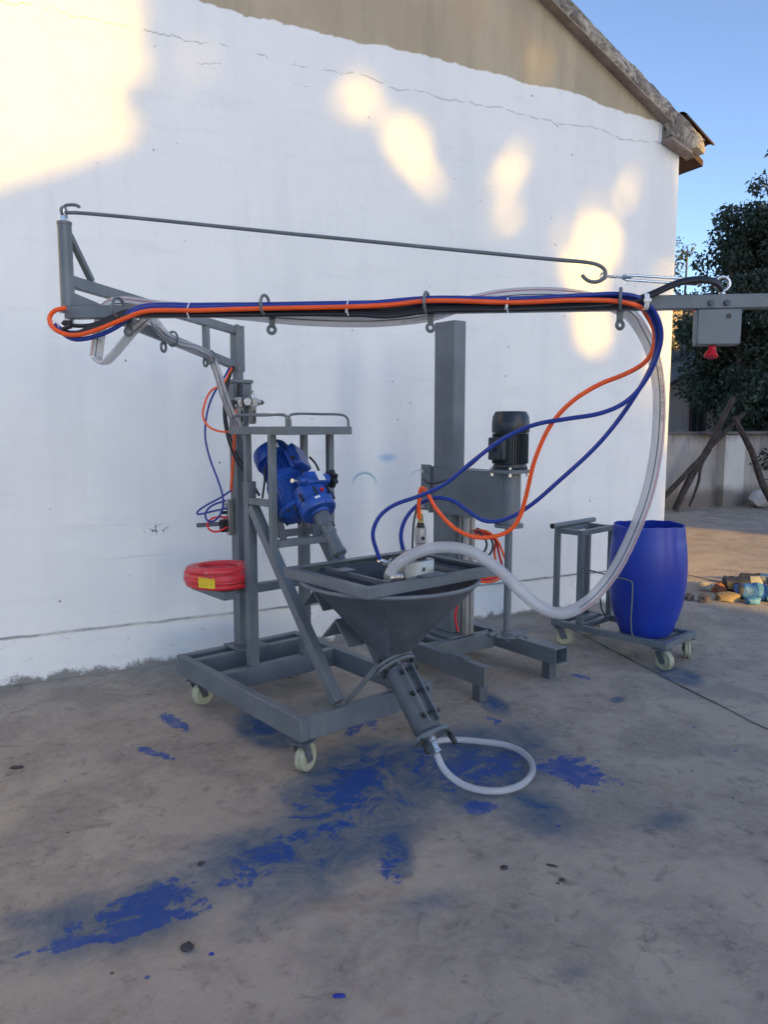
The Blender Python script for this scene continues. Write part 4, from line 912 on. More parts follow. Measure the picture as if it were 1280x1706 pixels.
def kink(f):
    d = abs(f - .05); a = 1 - .60 * max(0, 1 - d / .26)
    return (a, 1 + (1 - a) * .85)
cf, fpath, fo = hose('clear_hose', 'clear_fold', CR * .93, CLEAR, 'clear braided hose sharply kinked below the boom joint, then following the inner arm', ts=18, uv=True, flat=kink)
for ang, m in ((28, INK), (-20, INK)):
    b = line_on_tube(B(), fpath, CR * .93, R(ang), .0034, CAMREF, .10, 1); obj('hose_line', b, m, cf, M=M4.Translation(-fo))
print_on(cf, fpath, fo, 'PVC CLEAR HOSE', .0125, 2, .055, 1, 1)
hose('clear_outlet_hose', 'pump_hose', .0150, CLEAR, 'short clear hose looping on the blue-stained ground below the tilted pump', ts=16, uv=True)
hose('orange_air_hose', 'orange_left', .0055, ORANGE, 'thin orange hose bulging out left of the mast beside the tray')
hose('orange_riser_hose', 'orange_drop', .0085, ORANGE, 'straight orange hose running down the mast from the air regulator to the valve block')
hose('blue_air_hose', 'blue_left', .0055, BLUEH, 'thin blue hose hanging in a long curve left of the mast')
hose('blue_air_hose', 'blue_left_b', .0052, BLUEH, 'thin blue hose doubled back in a pointed loop left of the valve block')
hose('red_air_hose', 'red_left', .0055, REDH, 'small red hose loop at the bottom of the valve block on the mast')
hose('black_cable', 'black_left', .0070, RUBBER, 'black cable dropping along the mast behind the clear hose', 'cable', 'black cables down the mast')
hose('black_cable', 'black_left_b', .0060, RUBBER, 'black cable dropping along the mast behind the clear hose', 'cable', 'black cables down the mast')
hose('motor_cable', 'motor_cable', .0055, RUBBER, 'short black cable curving out of the right side of the blue terminal box', 'cable')
hose('motor_cable', 'motor_cable_b', .0055, RUBBER, 'black cable hanging below the fan end of the blue motor', 'cable')
hose('valve_cable', 'valve_cable', .0042, RUBBER, 'thin black cable beside the upright cylinder of the filling valve', 'cable')
hose('mixer_cable', 'stand_cable', .0055, RUBBER, 'black cable drooping from the dark mixer motor to the back of the mixer arm', 'cable')
for i in range(3): hose('red_orange_hose', 'rear_loop_%d' % i, .0075, (ORANGE, REDH, ORANGE)[i], ('orange hose coiled behind the silver column of the mixer stand', 'deep red hose coiled among orange ones behind the silver mixer column')[i == 1], 'hose', 'hoses coiled behind the mixer column')
hose('mixer_column_cable', 'rear_black', .0065, RUBBER, 'black cable end sticking out among the red hoses behind the mixer column', 'cable', 'black cable ends behind the mixer column')
hose('mixer_column_cable', 'rear_black_b', .0065, RUBBER, 'black cable end sticking out among the red hoses behind the mixer column', 'cable', 'black cable ends behind the mixer column')
hose('red_hose_end', 'rear_drop', .0060, REDH, 'short red hose end standing against the left of the silver mixer column, behind the hopper')
hose('trolley_cable', 'trolley_cable', .0050, RUBBER, 'thin black cable hanging between the drum and the trolley handle', 'cable')
# nylon ties round the bundle
for s, lab in ((.47, 'white nylon tie on the hose bundle, nearest the left boom joint'), (1.030, 'white nylon tie on the hose bundle left of the middle of the boom'), (1.567, 'white nylon tie on the hose bundle right of the tall mixer column')):
    c = at(POST, JZ - .002) + JD * s + JN * .044
    b = B(); prev = None; t_ring = []
    for k in range(24):
        a = 2 * math.pi * k / 24; t_ring.append(V3((0, 0, 0)) + JN * (.021 * math.cos(a)) + V3((0, 0, .025 * math.sin(a))) + JD * (.006 * math.sin(a)))
    for k in range(24):
        a, e = t_ring[k], t_ring[(k + 1) % 24]
        for d0 in (1,):
            q = [b.verts.new(p_ + JD * w_2) for p_, w_2 in ((a, -.0022), (e, -.0022), (e, .0022), (a, .0022))]; b.faces.new(q)
    box(b, -.004, .004, -.003, .003, -.006, .006, .001, M=M4.Translation(JN * .022 + V3((0, 0, -.008))))
    beam(b, JN * .022 + V3((0, 0, -.012)), JN * .024 + JD * .006 + V3((0, 0, -.034)), .003, .001, (JN.x, JN.y, 0), 0)
    o = obj('cable_tie', b, WHITEP); o.location = c; tag(o, lab, 'cable tie')
c = at(POST, JZ - .002) + JD * 2.018 + JN * .046
b = B(); Mt = M4((JD, JN, V3((0, 0, 1)))).transposed().to_4x4()
for k in range(20):
    a0 = 2 * math.pi * k / 20; a1 = 2 * math.pi * (k + 1) / 20
    q = [b.verts.new(V3((x_, .026 * math.cos(a), .027 * math.sin(a)))) for x_, a in ((-.008, a0), (-.008, a1), (.008, a1), (.008, a0))]; b.faces.new(q)
box(b, -.012, .012, .026, .033, -.005, .006, .001); o = obj('cable_tie', b, WHITEP, M=Mt); o.location = c; tag(o, 'broad white nylon tie where the blue hoses bend down from the boom', 'cable tie')
b = B(); torus(b, (0, 0, 0), (.3, -.9, .3), .020, .0016, 20, 6); o = obj('cable_tie', b, WHITEP); o.location = V3((.200, 3.018, 1.845)); tag(o, 'thin white tie at the far left bend of the hose bundle', 'cable tie')

# ------------------------------------------------------------------ red coil on the shelf plate
cpos = CW((.150, .985, .654))
coil = empty('hose_coil', cpos, R(10), 'red hose coil in clear film with a yellow label, on the shelf beside the mast', 'hose coil')
b = B(); pts = []
turns = [(.100, .012), (.122, .012), (.144, .012), (.163, .012), (.166, .036), (.158, .058), (.136, .062), (.114, .060), (.098, .040)]
for r_, z_ in turns: torus(b, (0, 0, z_ + .004), (random.uniform(-.03, .03), random.uniform(-.03, .03), 1), r_, .0125, 48, 10)
for r_, z_ in ((.160, .082), (.138, .088), (.116, .084), (.104, .064), (.168, .064), (.171, .048)): torus(b, (0, 0, z_), (random.uniform(-.04, .04), random.uniform(-.04, .04), 1), r_, .0122, 48, 10)
obj('hose_turns', b, REDH, coil); coil.scale = (1, 1, 1.12)
b = B(); prof = [(.088, .010), (.100, .001), (.165, .0), (.184, .022), (.187, .060), (.176, .094), (.140, .105), (.105, .102), (.088, .080)]
lathe(b, prof, (0, 0, 0), (0, 0, 1), 56, True)
for v in b.verts: v.co += V3((mnoise.noise(v.co * 30), mnoise.noise(v.co * 30 + V3((5, 0, 0))), mnoise.noise(v.co * 25 + V3((0, 9, 0))))) * .0035
obj('wrap_film', b, FILM, coil)
la = math.atan2(-.87, -.50) - R(10)
def onring(a, z, r): return V3((r * math.cos(a), r * math.sin(a), z))
b = B(); prev = None
for i in range(9):
    a = la - .30 + .46 * i / 8; q = [b.verts.new(onring(a, .022 - i * .0006, .1895)), b.verts.new(onring(a, .070 - i * .0012, .1895))]
    if prev: b.faces.new((prev[0], q[0], q[1], prev[1]))
    prev = q
lb = obj('label', b, YELLOW, coil)
b = B(); random.seed(11)
for row, z_ in enumerate((.056, .036)):
    for k in range(5):
        a = la - .24 + .082 * k
        for s in range(4):
            da = random.uniform(.0, .055); dz = random.uniform(-.007, .007); h = random.random() < .5
            w_, hh = (.030, .0022) if h else (.008, .012)
            q = [onring(a + da, z_ + dz, .1902), onring(a + da + w_, z_ + dz, .1902), onring(a + da + w_, z_ + dz + hh, .1902), onring(a + da, z_ + dz + hh, .1902)]
            b.faces.new([b.verts.new(p_) for p_ in q])
obj('label_print', b, ORANGEI, lb)

# ------------------------------------------------------------------ filling valve standing on the screen
vpos = CW((.365, -.315, .8565))
fv = empty('filling_valve', vpos, CA, 'bright steel filling valve block with upright air cylinder standing on the hopper screen', 'valve')
b = B(); prism(b, [(-.085, -.045, .0), (.070, -.045, .0), (.092, -.020, .0), (.092, .030, 0), (.060, .055, 0), (-.060, .055, 0), (-.085, .03, 0)], (0, 0, .085), .003); obj('valve_body', b, STEEL, fv)
b = B(); cyl(b, (.012, -.0452, .050), (.012, -.047, .050), .0065, None, 14); obj('port_hole', b, BLACK, fv)
b = B(); torus(b, (.012, -.0462, .050), (0, 1, 0), .0085, .002, 18, 6); obj('port_ring', b, ZINC, fv)
b = B(); cyl(b, (-.085, -.010, .026), (-.135, -.002, .030), .026, None, 20); cyl(b, (-.128, -.003, .030), (-.146, .001, .032), .029, None, 20); obj('hose_clamp', b, ZINC, fv)
b = B(); lathe(b, [(0, 0), (.026, 0), (.026, .020), (0, .020)], (.035, .0, .0852), (0, 0, 1), 24); obj('cylinder_base', b, BLACK, fv)
b = B(); lathe(b, [(0, .0), (.019, .0), (.019, .045), (.0235, .050), (.0235, .108), (.020, .112), (0, .112)], (.035, 0, .1055), (0, 0, 1), 24); obj('air_cylinder', b, STEEL, fv)
b = B(); cyl(b, (.028, -.020, .175), (.026, -.0255, .175), .008, None, 12); obj('port_hole', b, BLACK, fv)
b = B(); lathe(b, [(0, 0), (.019, 0), (.018, .006), (.015, .008), (.016, .014), (.013, .020), (0, .020)], (.035, 0, .2178), (0, 0, 1), 20); obj('cylinder_cap', b, BLACK, fv)
b = B(); lathe(b, [(0, 0), (.012, 0), (.012, .010), (.009, .012), (.011, .018), (.011, .032), (.008, .034), (.008, .048), (.006, .052), (0, .052)], (.035, 0, .238), (0, 0, 1), 12); obj('quick_coupling', b, BRASS, fv)
b = B(); beam(b, (.0, .015, .0855), (.0, .015, .102), .022, .026, (0, 1, 0), .002); cyl(b, (-.012, .012, .093), (-.030, .006, .097), .008, None, 10); cyl(b, (.0, .015, .1025), (.002, .02, .116), .007, None, 10); obj('air_fitting', b, ZINC, fv)
vbi = M4.Translation(vpos) @ M4.Rotation(CA, 4, 'Z'); vbi = vbi.inverted()
for key, end in (('blue_a', V3((-.088, .030, .070))), ('blue_b', V3((-.030, .040, .086)))):
    p = vbi @ V3(PATHS[key][-1]); b = B(); d = (end - p)
    cyl(b, p - d * .10, p + d * .28, .0095, .0095, 12); cyl(b, p + d * .28, p + d * .46, .012, None, 6); cyl(b, p + d * .46, p + d, .008, None, 10); cyl(b, p + d * .5 - V3((.0, 0, .012)), p + d * .5 + V3((.022, 0, .016)), .005, None, 8)
    obj('elbow_fitting', b, ZINC, fv)
# ------------------------------------------------------------------ mixer stand
SA = R(9.7); stand = empty('mixer_stand', (2.277, 3.325, 0), SA, 'grey free-standing lift mixer with tall column, dark motor and long stirring shaft', 'mixer')
def sbox(name, x0, x1, y0, y1, z0, z1, m=None, parent=None, bev=.003): return obj(name, box(B(), x0, x1, y0, y1, z0, z1, bev), m or GRAY, parent or stand)
def open_tube(name, x0, x1, y0, y1, z0, z1, th=.006, cut=0.0):
    """hollow rectangular tube along y, open at the near end"""
    b = B()
    box(b, x0, x0 + th, y0, y1, z0, z1, .001); box(b, x1 - th, x1, y0, y1, z0, z1, .001)
    box(b, x0 + th + .0002, x1 - th - .0002, y0, y1, z1 - th, z1 - .0005, .001); box(b, x0 + th + .0002, x1 - th - .0002, y0, y1, z0 + .0005, z0 + th, .001)
    return obj(name, b, GRAY, stand)
# left leg is a channel (open to the inside), right leg a hollow tube
b = B(); box(b, 0, .007, 0, .82, .088, .200, .001); box(b, .0072, .048, .004, .82, .193, .1995, .001); box(b, .0072, .048, .004, .82, .0885, .095, .001); obj('stand_leg', b, GRAY, stand)
b = B(); box(b, .008, .060, .17, .32, .2003, .2075, .001); obj('stop_plate', b, GRAY, stand)
open_tube('stand_leg', .565, .672, .0, .86, .105, .200)
sbox('stand_crossbar', .0485, .5645, .50, .56, .098, .1985); sbox('stand_crossbar', .0485, .5645, .80, .86, .098, .1985)
sbox('column_seat', .235, .415, .5605, .7995, .1600, .1975); sbox('column_plate', .205, .425, .52, .80, .2005, .212, bev=.001)
sbox('stand_bearer', .150, .205, .5605, .7995, .120, .1975)
for (x, y, w) in ((-.006, .030, .060), (.585, .060, .060), (.0, .70, .06), (.585, .74, .06)): 
    zt = .0875 if x < .3 else .1045
    b = B(); box(b, x, x + .006, y, y + w, .0, zt, .001); box(b, x + .0062, x + w, y, y + .006, .0, zt - .0005, .001); box(b, x + .0062, x + w, y + w - .006, y + w, .0, zt - .0005, .001); obj('stand_foot', b, GRAYD, stand)
# column: back channel, silver guide and arm
b = B(); box(b, .280, .378, .592, .770, .2125, 2.11, .004); obj('column', b, GRAY, stand)
b = B(); box(b, .322, .392, .505, .5905, .2125, .99, .003); gd_ = obj('guide_rail', b, STEEL, stand)
b = B(); box(b, .3205, .3215, .540, .548, .213, .99, 0); box(b, .352, .358, .5035, .5048, .213, .99, 0); obj('rail_groove', b, BLACK, gd_)
AZ0, AZ1 = .952, 1.232
arm = sbox('mixer_arm', .262, .279, .16, .77, AZ0, AZ1, bev=.003)
sbox('mixer_arm_side', .381, .398, .16, .77, AZ0, AZ1, bev=.003); sbox('mixer_arm_top', .2795, .3805, .20, .590, AZ1 - .010, AZ1 - .001, bev=.001); sbox('mixer_arm_front', .2795, .3805, .200, .212, AZ0, AZ1 - .011, bev=.001)
sbox('clamp_plate', .250, .410, .772, .784, AZ0 - .004, AZ1 + .006); 
b = B(); box(b, .244, .2615, .765, .850, AZ0 + .01, AZ1 + .016, .002); ear = obj('clamp_ear', b, GRAY, stand)
for z in (AZ0 + .035, AZ1 - .025):
    b = B(); cyl(b, (.2435, .815, z), (.232, .815, z), .011, None, 6); cyl(b, (.232, .815, z), (.222, .815, z), .006, None, 8); obj('clamp_bolt', b, ZINC, ear)
MC = V3((.330, .163, 0))
b = B(); lathe(b, [(0, .938), (.063, .938), (.063, 1.226), (0, 1.226)], MC, (0, 0, 1), 32); sl = obj('bearing_tube', b, GRAY, stand)
b = B(); lathe(b, [(.02, .918), (.082, .918), (.082, .9365), (.02, .9365)], MC, (0, 0, 1), 36, True); obj('bearing_flange', b, GRAY, sl)
b = B(); lathe(b, [(0, 1.227), (.112, 1.227), (.112, 1.245), (.098, 1.248), (0, 1.248)], MC, (0, 0, 1), 40); fl = obj('motor_flange', b, GRAY, stand)
for k in range(4):
    a = R(45 + 90 * k); c = MC + V3((.100 * math.cos(a), .100 * math.sin(a), 0)); b = B(); cyl(b, c + V3((0, 0, 1.208)), c + V3((0, 0, 1.2265)), .010, None, 6); cyl(b, c + V3((0, 0, 1.249)), c + V3((0, 0, 1.260)), .009, None, 6); obj('flange_bolt', b, ZINC, fl)
b = B(); lathe(b, [(0, 1.249), (.092, 1.249), (.096, 1.262), (.092, 1.275), (.086, 1.278), (.086, 1.448), (.098, 1.450), (.0, 1.450)], MC, (0, 0, 1), 40); mm = obj('mixer_motor', b, NAVY, stand)
b = B()
for k in range(40):
    a = 2 * math.pi * k / 40; d_ = V3((math.cos(a), math.sin(a), 0)); beam(b, MC + d_ * .091 + V3((0, 0, 1.280)), MC + d_ * .091 + V3((0, 0, 1.446)), .004, .020, d_, 0)
obj('cooling_fins', b, NAVY, mm)
b = B(); lathe(b, [(.0, 1.4505), (.103, 1.4505), (.105, 1.456), (.105, 1.508), (.104, 1.513), (.103, 1.516), (.101, 1.540), (.086, 1.568), (.050, 1.570), (0, 1.570)], MC, (0, 0, 1), 40); obj('fan_cover', b, NAVY, mm)
b = B(); box(b, .204, .246, .105, .215, 1.30, 1.425, .006); cyl(b, (.204, .165, 1.36), (.186, .165, 1.36), .012, .010, 12); obj('terminal_box', b, NAVY, mm)
b = B(); cyl(b, MC + V3((0, 0, .306)), MC + V3((0, 0, .9365)), .0215, None, 24); sh = obj('mixer_shaft', b, GRAY, stand)
b = B()                                                  # dissolver disc with bent teeth
lathe(b, [(0, .298), (.112, .298), (.112, .3015), (0, .3015)], MC, (0, 0, 1), 40); lathe(b, [(.0215, .302), (.036, .302), (.036, .316), (.0215, .316)], MC, (0, 0, 1), 20, True)
dsk = obj('mixer_disc', b, GRAY, stand)
for k in range(10):
    a = R(36 * k + 8); d_ = V3((math.cos(a), math.sin(a), 0)); t2 = V3((-d_.y, d_.x, 0)); s = 1 if k % 2 else -1
    b = B(); prism(b, [MC + d_ * .088 - t2 * .016 + V3((0, 0, .2995)), MC + d_ * .118 - t2 * .018 + V3((0, 0, .2995)), MC + d_ * .122 + t2 * .020 + V3((0, 0, .2995 + s * .022)), MC + d_ * .100 + t2 * .016 + V3((0, 0, .2995 + s * .018))], (0, 0, .003)); obj('disc_tooth', b, GRAY, dsk)

# ------------------------------------------------------------------ drum trolley
trl = empty('drum_trolley', (3.578, 3.29, 0), R(17.3), 'grey four-wheeled trolley with upright handle frame under the blue drum', 'trolley')
def tbox(name, x0, x1, y0, y1, z0, z1, bev=.002, m=None): return obj(name, box(B(), x0, x1, y0, y1, z0, z1, bev), m or GRAY, trl)
tbox('trolley_beam', 0, .04, 0, .826, .130, .170); tbox('trolley_beam', .39, .43, 0, .826, .130, .170)
tbox('trolley_beam', .0405, .3895, 0, .04, .1305, .1695); tbox('trolley_beam', .0405, .3895, .786, .826, .1305, .1695); tbox('trolley_beam', .0405, .3895, .60, .64, .1305, .1695)
tbox('drum_slat', .0405, .3895, .10, .14, .131, .1495); tbox('drum_slat', .0405, .3895, .36, .40, .131, .1495)
for x, y in ((.004, .786), (.390, .786), (.004, .605), (.390, .605)): tbox('handle_post', x, x + .034, y, y + .034, .1702, .802)
tbox('handle_rail', .0385, .3895, .606, .638, .768, .8015); tbox('handle_rail', .0385, .3895, .787, .819, .768, .8015)
tbox('handle_rail', .005, .037, .6395, .7855, .768, .8015); tbox('handle_rail', .391, .423, .6395, .7855, .768, .8015)
b = B(); cyl(b, (-.045, .803, .820), (.480, .803, .820), .0175, None, 18); hb = obj('handle_bar', b, GRAY, trl)
b = B(); cyl(b, (-.0452, .803, .820), (-.0475, .803, .820), .0185, None, 18); obj('end_cap', b, BLACK, hb)
rod('drum_hoop', [(.002, .215, .165), (-.025, .215, .20), (-.040, .215, .26), (-.040, .215, .515), (-.040, .222, .530), (-.040, .235, .534), (-.030, .40, .545), (.010, .604, .555)], .0050, GRAY, trl)
tbox('battery_tray', .10, .30, .645, .70, .1702, .19); 
for (x, y), a in (((.030, .045), 15), ((.395, .050), -30), ((.040, .775), 70), ((.395, .775), 60)): caster(trl, (x, y), a + 60, .060, .036, ztop=.1295)
# ------------------------------------------------------------------ blue drum
dpos = M4.Translation((3.578, 3.29, 0)) @ M4.Rotation(R(17.3), 4, 'Z') @ V3((.215, .250, .1500))
drum = empty('blue_drum', dpos, 0, 'open-topped bright blue plastic drum standing on the trolley', 'drum')
b = B(); prof = [(0, .004), (.150, .0), (.158, .006), (.180, .060), (.205, .130), (.226, .220), (.239, .320), (.243, .400), (.242, .480), (.236, .560), (.231, .600), (.230, .606), (.2285, .612), (.224, .660), (.218, .712)]
inn = [(r_ - .006, max(h, .012)) for r_, h in prof[::-1]]; inn[-1] = (0, .012)
lathe(b, prof + inn, (0, 0, 0), (0, 0, 1), 64)
for v in b.verts:
    if v.co.z > .70: a = math.atan2(v.co.y, v.co.x); v.co.z += .004 * math.sin(3 * a + 1) + .0015 * math.sin(11 * a)
    if v.co.z > .5: a = math.atan2(v.co.y, v.co.x); k = 1 + .006 * math.sin(2 * a + .6); v.co.x *= k; v.co.y *= k
obj('drum_body', b, DRUM, drum)

# ------------------------------------------------------------------ far yard: boundary wall, poles, sack, rubble
def plaster_mat(name, a, b_, dirt):
    t = NT(name); sep = t.node('ShaderNodeSeparateXYZ', {0: t.co()}); Z = sep.outputs[2]
    n1 = t.noise(1.2, 6, .65); st = t.noise(3, 6, .65, stretch=(2.5, 2.5, .35)); n2 = t.noise(18, 5, .65)
    c = t.mix(t.ramp(n1, .3, .7), a, b_); c = t.mix(t.math('MULTIPLY', t.ramp(st, .5, .7), .55), c, dirt)
    c = t.mix(t.math('MULTIPLY', t.ramp(t.math('ADD', Z, t.math('MULTIPLY', n1, -.6)), -.15, .12, 1, 0), .7), c, (.10, .07, .05))
    c = t.mix(t.math('MULTIPLY', t.ramp(t.math('ADD', Z, t.math('MULTIPLY', st, .5)), 1.40, 1.6), .6), c, (.12, .10, .09))
    t.bump(t.math('ADD', n1, t.math('MULTIPLY', n2, .4)), .4, .02); return t.set(Base_Color=c, Roughness=.9)
CWALL = plaster_mat('yard_wall_plaster', (.30, .28, .27), (.40, .38, .36), (.20, .17, .15))
COPE = paint('concrete_coping', (.12, .105, .10), .9, .25, scale=6, bump=.3)
yw = empty('yard_wall', (10.5, 9.78, 0), 0, 'low stained plaster boundary wall with pale pillar behind the yard', 'wall')
obj('wall_panel', box(B(), -5.3, 1.22, 0, .2, -.2, 1.31, 0), CWALL, yw); obj('wall_panel', box(B(), 1.76, 14, .04, .24, -.2, 1.31, 0), CWALL, yw)
obj('wall_pillar', box(B(), 1.225, 1.755, -.16, .28, -.2, 1.30, .01), plaster_mat('pillar_plaster', (.46, .46, .45), (.54, .53, .51), (.34, .31, .28)), yw)
for k in range(13): obj('coping_slab', box(B(), -5.3 + k * 1.5, -5.3 + k * 1.5 + 1.49, -.035 if k != 4 else -.19, .28, 1.3105, 1.352 + .006 * (k % 3), .006), COPE, yw)
BARK = paint('weathered_pole_wood', (.045, .036, .034), .9, .45, scale=9, bump=.6, dirt=(.17, .14, .125), dirt_amt=.6)
def pole(a, b_, r0, r1, lab, knot=0):
    a = V3(a); b_ = V3(b_); n = 14; P = []
    for i in range(n + 1):
        f = i / n; p = a.lerp(b_, f); P.append(p + V3((mnoise.noise((f * 2.2, knot, 1)), mnoise.noise((f * 2.2, knot, 7)), mnoise.noise((f * 2, knot, 13)))) * .05 - a)
    bm_ = tube(B(), P, lambda f: r0 + (r1 - r0) * f, 9)
    for v in bm_.verts: v.co += V3((mnoise.noise(v.co * 9), mnoise.noise(v.co * 9 + V3((3, 3, 3))), 0)) * .008
    o = obj('wooden_pole', bm_, BARK); o.location = a; tag(o, lab, 'pole')
pole((10.05, 9.68, .04), (11.42, 9.02, 1.69), .048, .036, 'dark curved wooden pole of the leaning frame, reaching furthest left', 1)
pole((10.40, 9.50, .02), (11.30, 9.16, 1.95), .060, .050, 'thick straight wooden pole of the leaning frame left of the pillar', 4)
pole((10.80, 9.55, .06), (11.20, 9.52, 1.06), .020, .034, 'short thin stick leaning against the yard wall beside the pillar', 7)
pole((12.06, 8.80, .02), (11.24, 9.08, 1.62), .062, .048, 'rough grey wooden pole slanting down to the right in front of the pillar', 9)
SACK = paint('white_woven_sack', (.50, .50, .50), .8, .12, scale=9, bump=.6, dirt=(.25, .22, .2), dirt_amt=.6)
def lump(name, loc, size, m, lab, cat, seed=0, rough=.18, group=None, rot=0, sub=3, boxy=0.0):
    b = B(); bmesh.ops.create_icosphere(b, subdivisions=sub, radius=1)
    for v in b.verts:
        n_ = v.co.normalized(); c = n_.copy()
        if boxy:
            mx = max(abs(n_.x), abs(n_.y), abs(n_.z)); c = n_.lerp(n_ / mx, boxy)
        c = c * (1 + rough * mnoise.noise(n_ * 1.7 + V3((seed * 3.1, 0, 0))) + rough * .5 * mnoise.noise(n_ * 4 + V3((0, seed, 0))))
        if c.z < -.75: c.z = -.75
        v.co = V3((c.x * size[0], c.y * size[1], (c.z + .75) * size[2])) * (.78 if cat in ('rubble', 'bundle', 'box') else 1)
        if cat in ('rubble', 'bundle', 'box'): v.co.z *= .80
    o = obj(name, b, m); o.location = loc; o.rotation_euler = (0, 0, R(rot)); tag(o, lab, cat, group); return o
lump('white_sack', (12.55, 9.25, 0), (.50, .32, .20), SACK, 'bulging white woven sack slumped at the foot of the yard wall', 'sack', 3)
STONES = {k: paint(k, *a) for k, a in dict(pale_stone=((.36, .34, .28), .85, .3), orange_brick=((.26, .10, .05), .9, .3), dark_stone=((.10, .085, .09), .9, .3), ochre_stone=((.23, .17, .10), .85, .4)).items()}
lump('brick_piece', (5.24, 4.60, 0), (.055, .05, .050), STONES['dark_stone'], 'small dark reddish brick lump half hidden by the drum, leftmost of the rubble', 'rubble', 1, .3, sub=2, boxy=.6)
lump('stone_piece', (5.31, 4.50, 0), (.095, .055, .055), STONES['dark_stone'], 'dark grey angular stone in front of the rubble, beside the small brick lump', 'rubble', 2, .3, rot=20, sub=2, boxy=.7)
lump('pale_stone', (5.66, 4.79, .02), (.045, .085, .06), STONES['pale_stone'], 'pale oblong stone at the back left of the rubble', 'rubble', 5, .25, rot=35, sub=2, boxy=.7)
lump('orange_brick', (5.72, 4.68, 0), (.075, .06, .080), STONES['orange_brick'], 'lumpy orange brick between the pale stone and the blue rolls', 'rubble', 6, .35, sub=3, boxy=.4)
lump('ochre_stone', (5.50, 4.42, 0), (.120, .070, .072), STONES['ochre_stone'], 'ochre and cream sunlit stone at the front of the rubble', 'rubble', 8, .25, rot=-35, sub=2, boxy=.65)
lump('cream_bundle', (6.22, 4.62, .06), (.07, .06, .05), STONES['pale_stone'], 'small cream paper bundle lying among the rolls at the back', 'bundle', 9, .2, rot=10, sub=3, boxy=.6)
CREAMB = paint('cream_tape', (.30, .29, .24), .8, .2, bump=.4); NAVYB = paint('navy_wrap', (.014, .022, .05), .7, .3, bump=.4); SKYB = paint('sky_blue_wrap', (.045, .20, .40), .6, .25, scale=14, bump=.5, dirt=(.03, .10, .22), dirt_amt=.7); DEEPB = paint('deep_blue_wrap', (.02, .12, .34), .6, .3, scale=14, bump=.5, dirt=(.25, .42, .55), dirt_amt=.5)
lump('blue_tin', (5.60, 4.25, 0), (.075, .055, .055), SKYB, 'small light blue box at the front of the rubble', 'box', 10, .12, rot=-20, sub=2, boxy=.85)
def roll(loc, rot, r, L, body, bands, lab, seed):
    r *= .88; L *= .95
    o = empty('wrapped_roll', loc, R(rot), lab, 'roll', 'wrapped rolls in the rubble heap')
    def wob(b):
        for v in b.verts: v.co += V3((mnoise.noise(v.co * 14 + V3((seed, 0, 0))), mnoise.noise(v.co * 14 + V3((0, seed, 0))), mnoise.noise(v.co * 14 + V3((0, 0, seed))))) * r * .22
        return b
    prof = [(0, -L / 2), (r * .7, -L / 2), (r * .97, -L / 2 + r * .12)] + [(r * (1 - .10 * (k % 2)), -L / 2 + L * k / 10) for k in range(1, 10)] + [(r * .95, L / 2 - r * .1), (r * .7, L / 2), (0, L / 2)]
    obj('roll_body', wob(lathe(B(), prof, (0, 0, r * .92), (1, 0, .0), 18)), body, o)
    for f, w_, m in bands: obj('tape_band', wob(lathe(B(), [(r * 1.02, (f - w_ / 2) * L), (r * 1.06, (f - w_ * .4) * L), (r * 1.06, (f + w_ * .4) * L), (r * 1.02, (f + w_ / 2) * L)], (0, 0, r * .92), (1, 0, 0), 18)), m, o)
    return o
roll((5.72, 4.36, 0), -32, .085, .26, DEEPB, ((-.43, .14, NAVYB), (.25, .2, SKYB)), 'blue roll with a navy left end directly behind the small light blue box', 1)
roll((5.87, 4.20, 0), -38, .080, .24, SKYB, ((-.30, .22, NAVYB), (.1, .2, CREAMB), (.40, .16, NAVYB)), 'pale blue roll with navy ends and a cream band', 2)
roll((6.04, 4.06, 0), -36, .080, .26, SKYB, ((-.35, .2, NAVYB), (.3, .22, DEEPB)), 'blue roll at the right picture edge, in front of the others', 3)
roll((5.92, 4.60, 0), -34, .085, .34, NAVYB, ((.30, .30, CREAMB),), 'navy roll with a wide cream end behind the front rolls', 4)
roll((6.36, 4.44, 0), -40, .075, .40, DEEPB, ((-.2, .2, SKYB), (.25, .2, NAVYB)), 'long deep blue roll lying behind at the right of the heap', 5)
roll((6.62, 4.50, 0), -42, .070, .42, SKYB, ((-.3, .2, NAVYB), (.1, .12, NAVYB)), 'long pale roll at the far right back of the heap', 6)
roll((6.46, 4.80, 0), -40, .050, .44, NAVYB, ((0, .16, SKYB),), 'thin dark roll behind the whole heap', 7)
roll((6.80, 4.72, 0), -40, .050, .44, DEEPB, ((.1, .2, NAVYB),), 'thin deep blue roll at the back right corner of the heap', 8)
# litter on the concrete
CHIP = paint('dark_litter', (.055, .045, .05), .9, .3, bump=.5); BCHIP = paint('dried_blue_paint_flake', (.012, .03, .33), .45, .1)
lump('dirt_clod', (.415, 2.084, 0), (.019, .014, .011), CHIP, 'dark crumbly dirt clod on the concrete below the long blue streak', 'clod', 31, .5)
lump('dry_leaf', (0.006, 3.60, 0), (.030, .014, .006), CHIP, 'small dry brown leaf near the left picture edge', 'leaf', 32, .5, rot=-20, sub=2)
lump('dark_pebble', (.553, 2.496, 0), (.015, .010, .005), CHIP, 'flat dark pebble above the long blue streak', 'pebble', 33, .4, rot=30, sub=2)
lump('black_pebble', (1.466, 2.008, 0), (.013, .010, .007), CHIP, 'small black pebble right of the blue stains', 'pebble', 34, .4, sub=2)
lump('twig', (1.621, 1.946, 0), (.020, .005, .004), CHIP, 'tiny dark twig right of the small black pebble', 'twig', 35, .3, rot=-50, sub=2)
lump('bark_chip', (1.598, 1.865, 0), (.012, .008, .004), CHIP, 'dark bark chip just below the tiny twig', 'chip', 36, .4, sub=2)
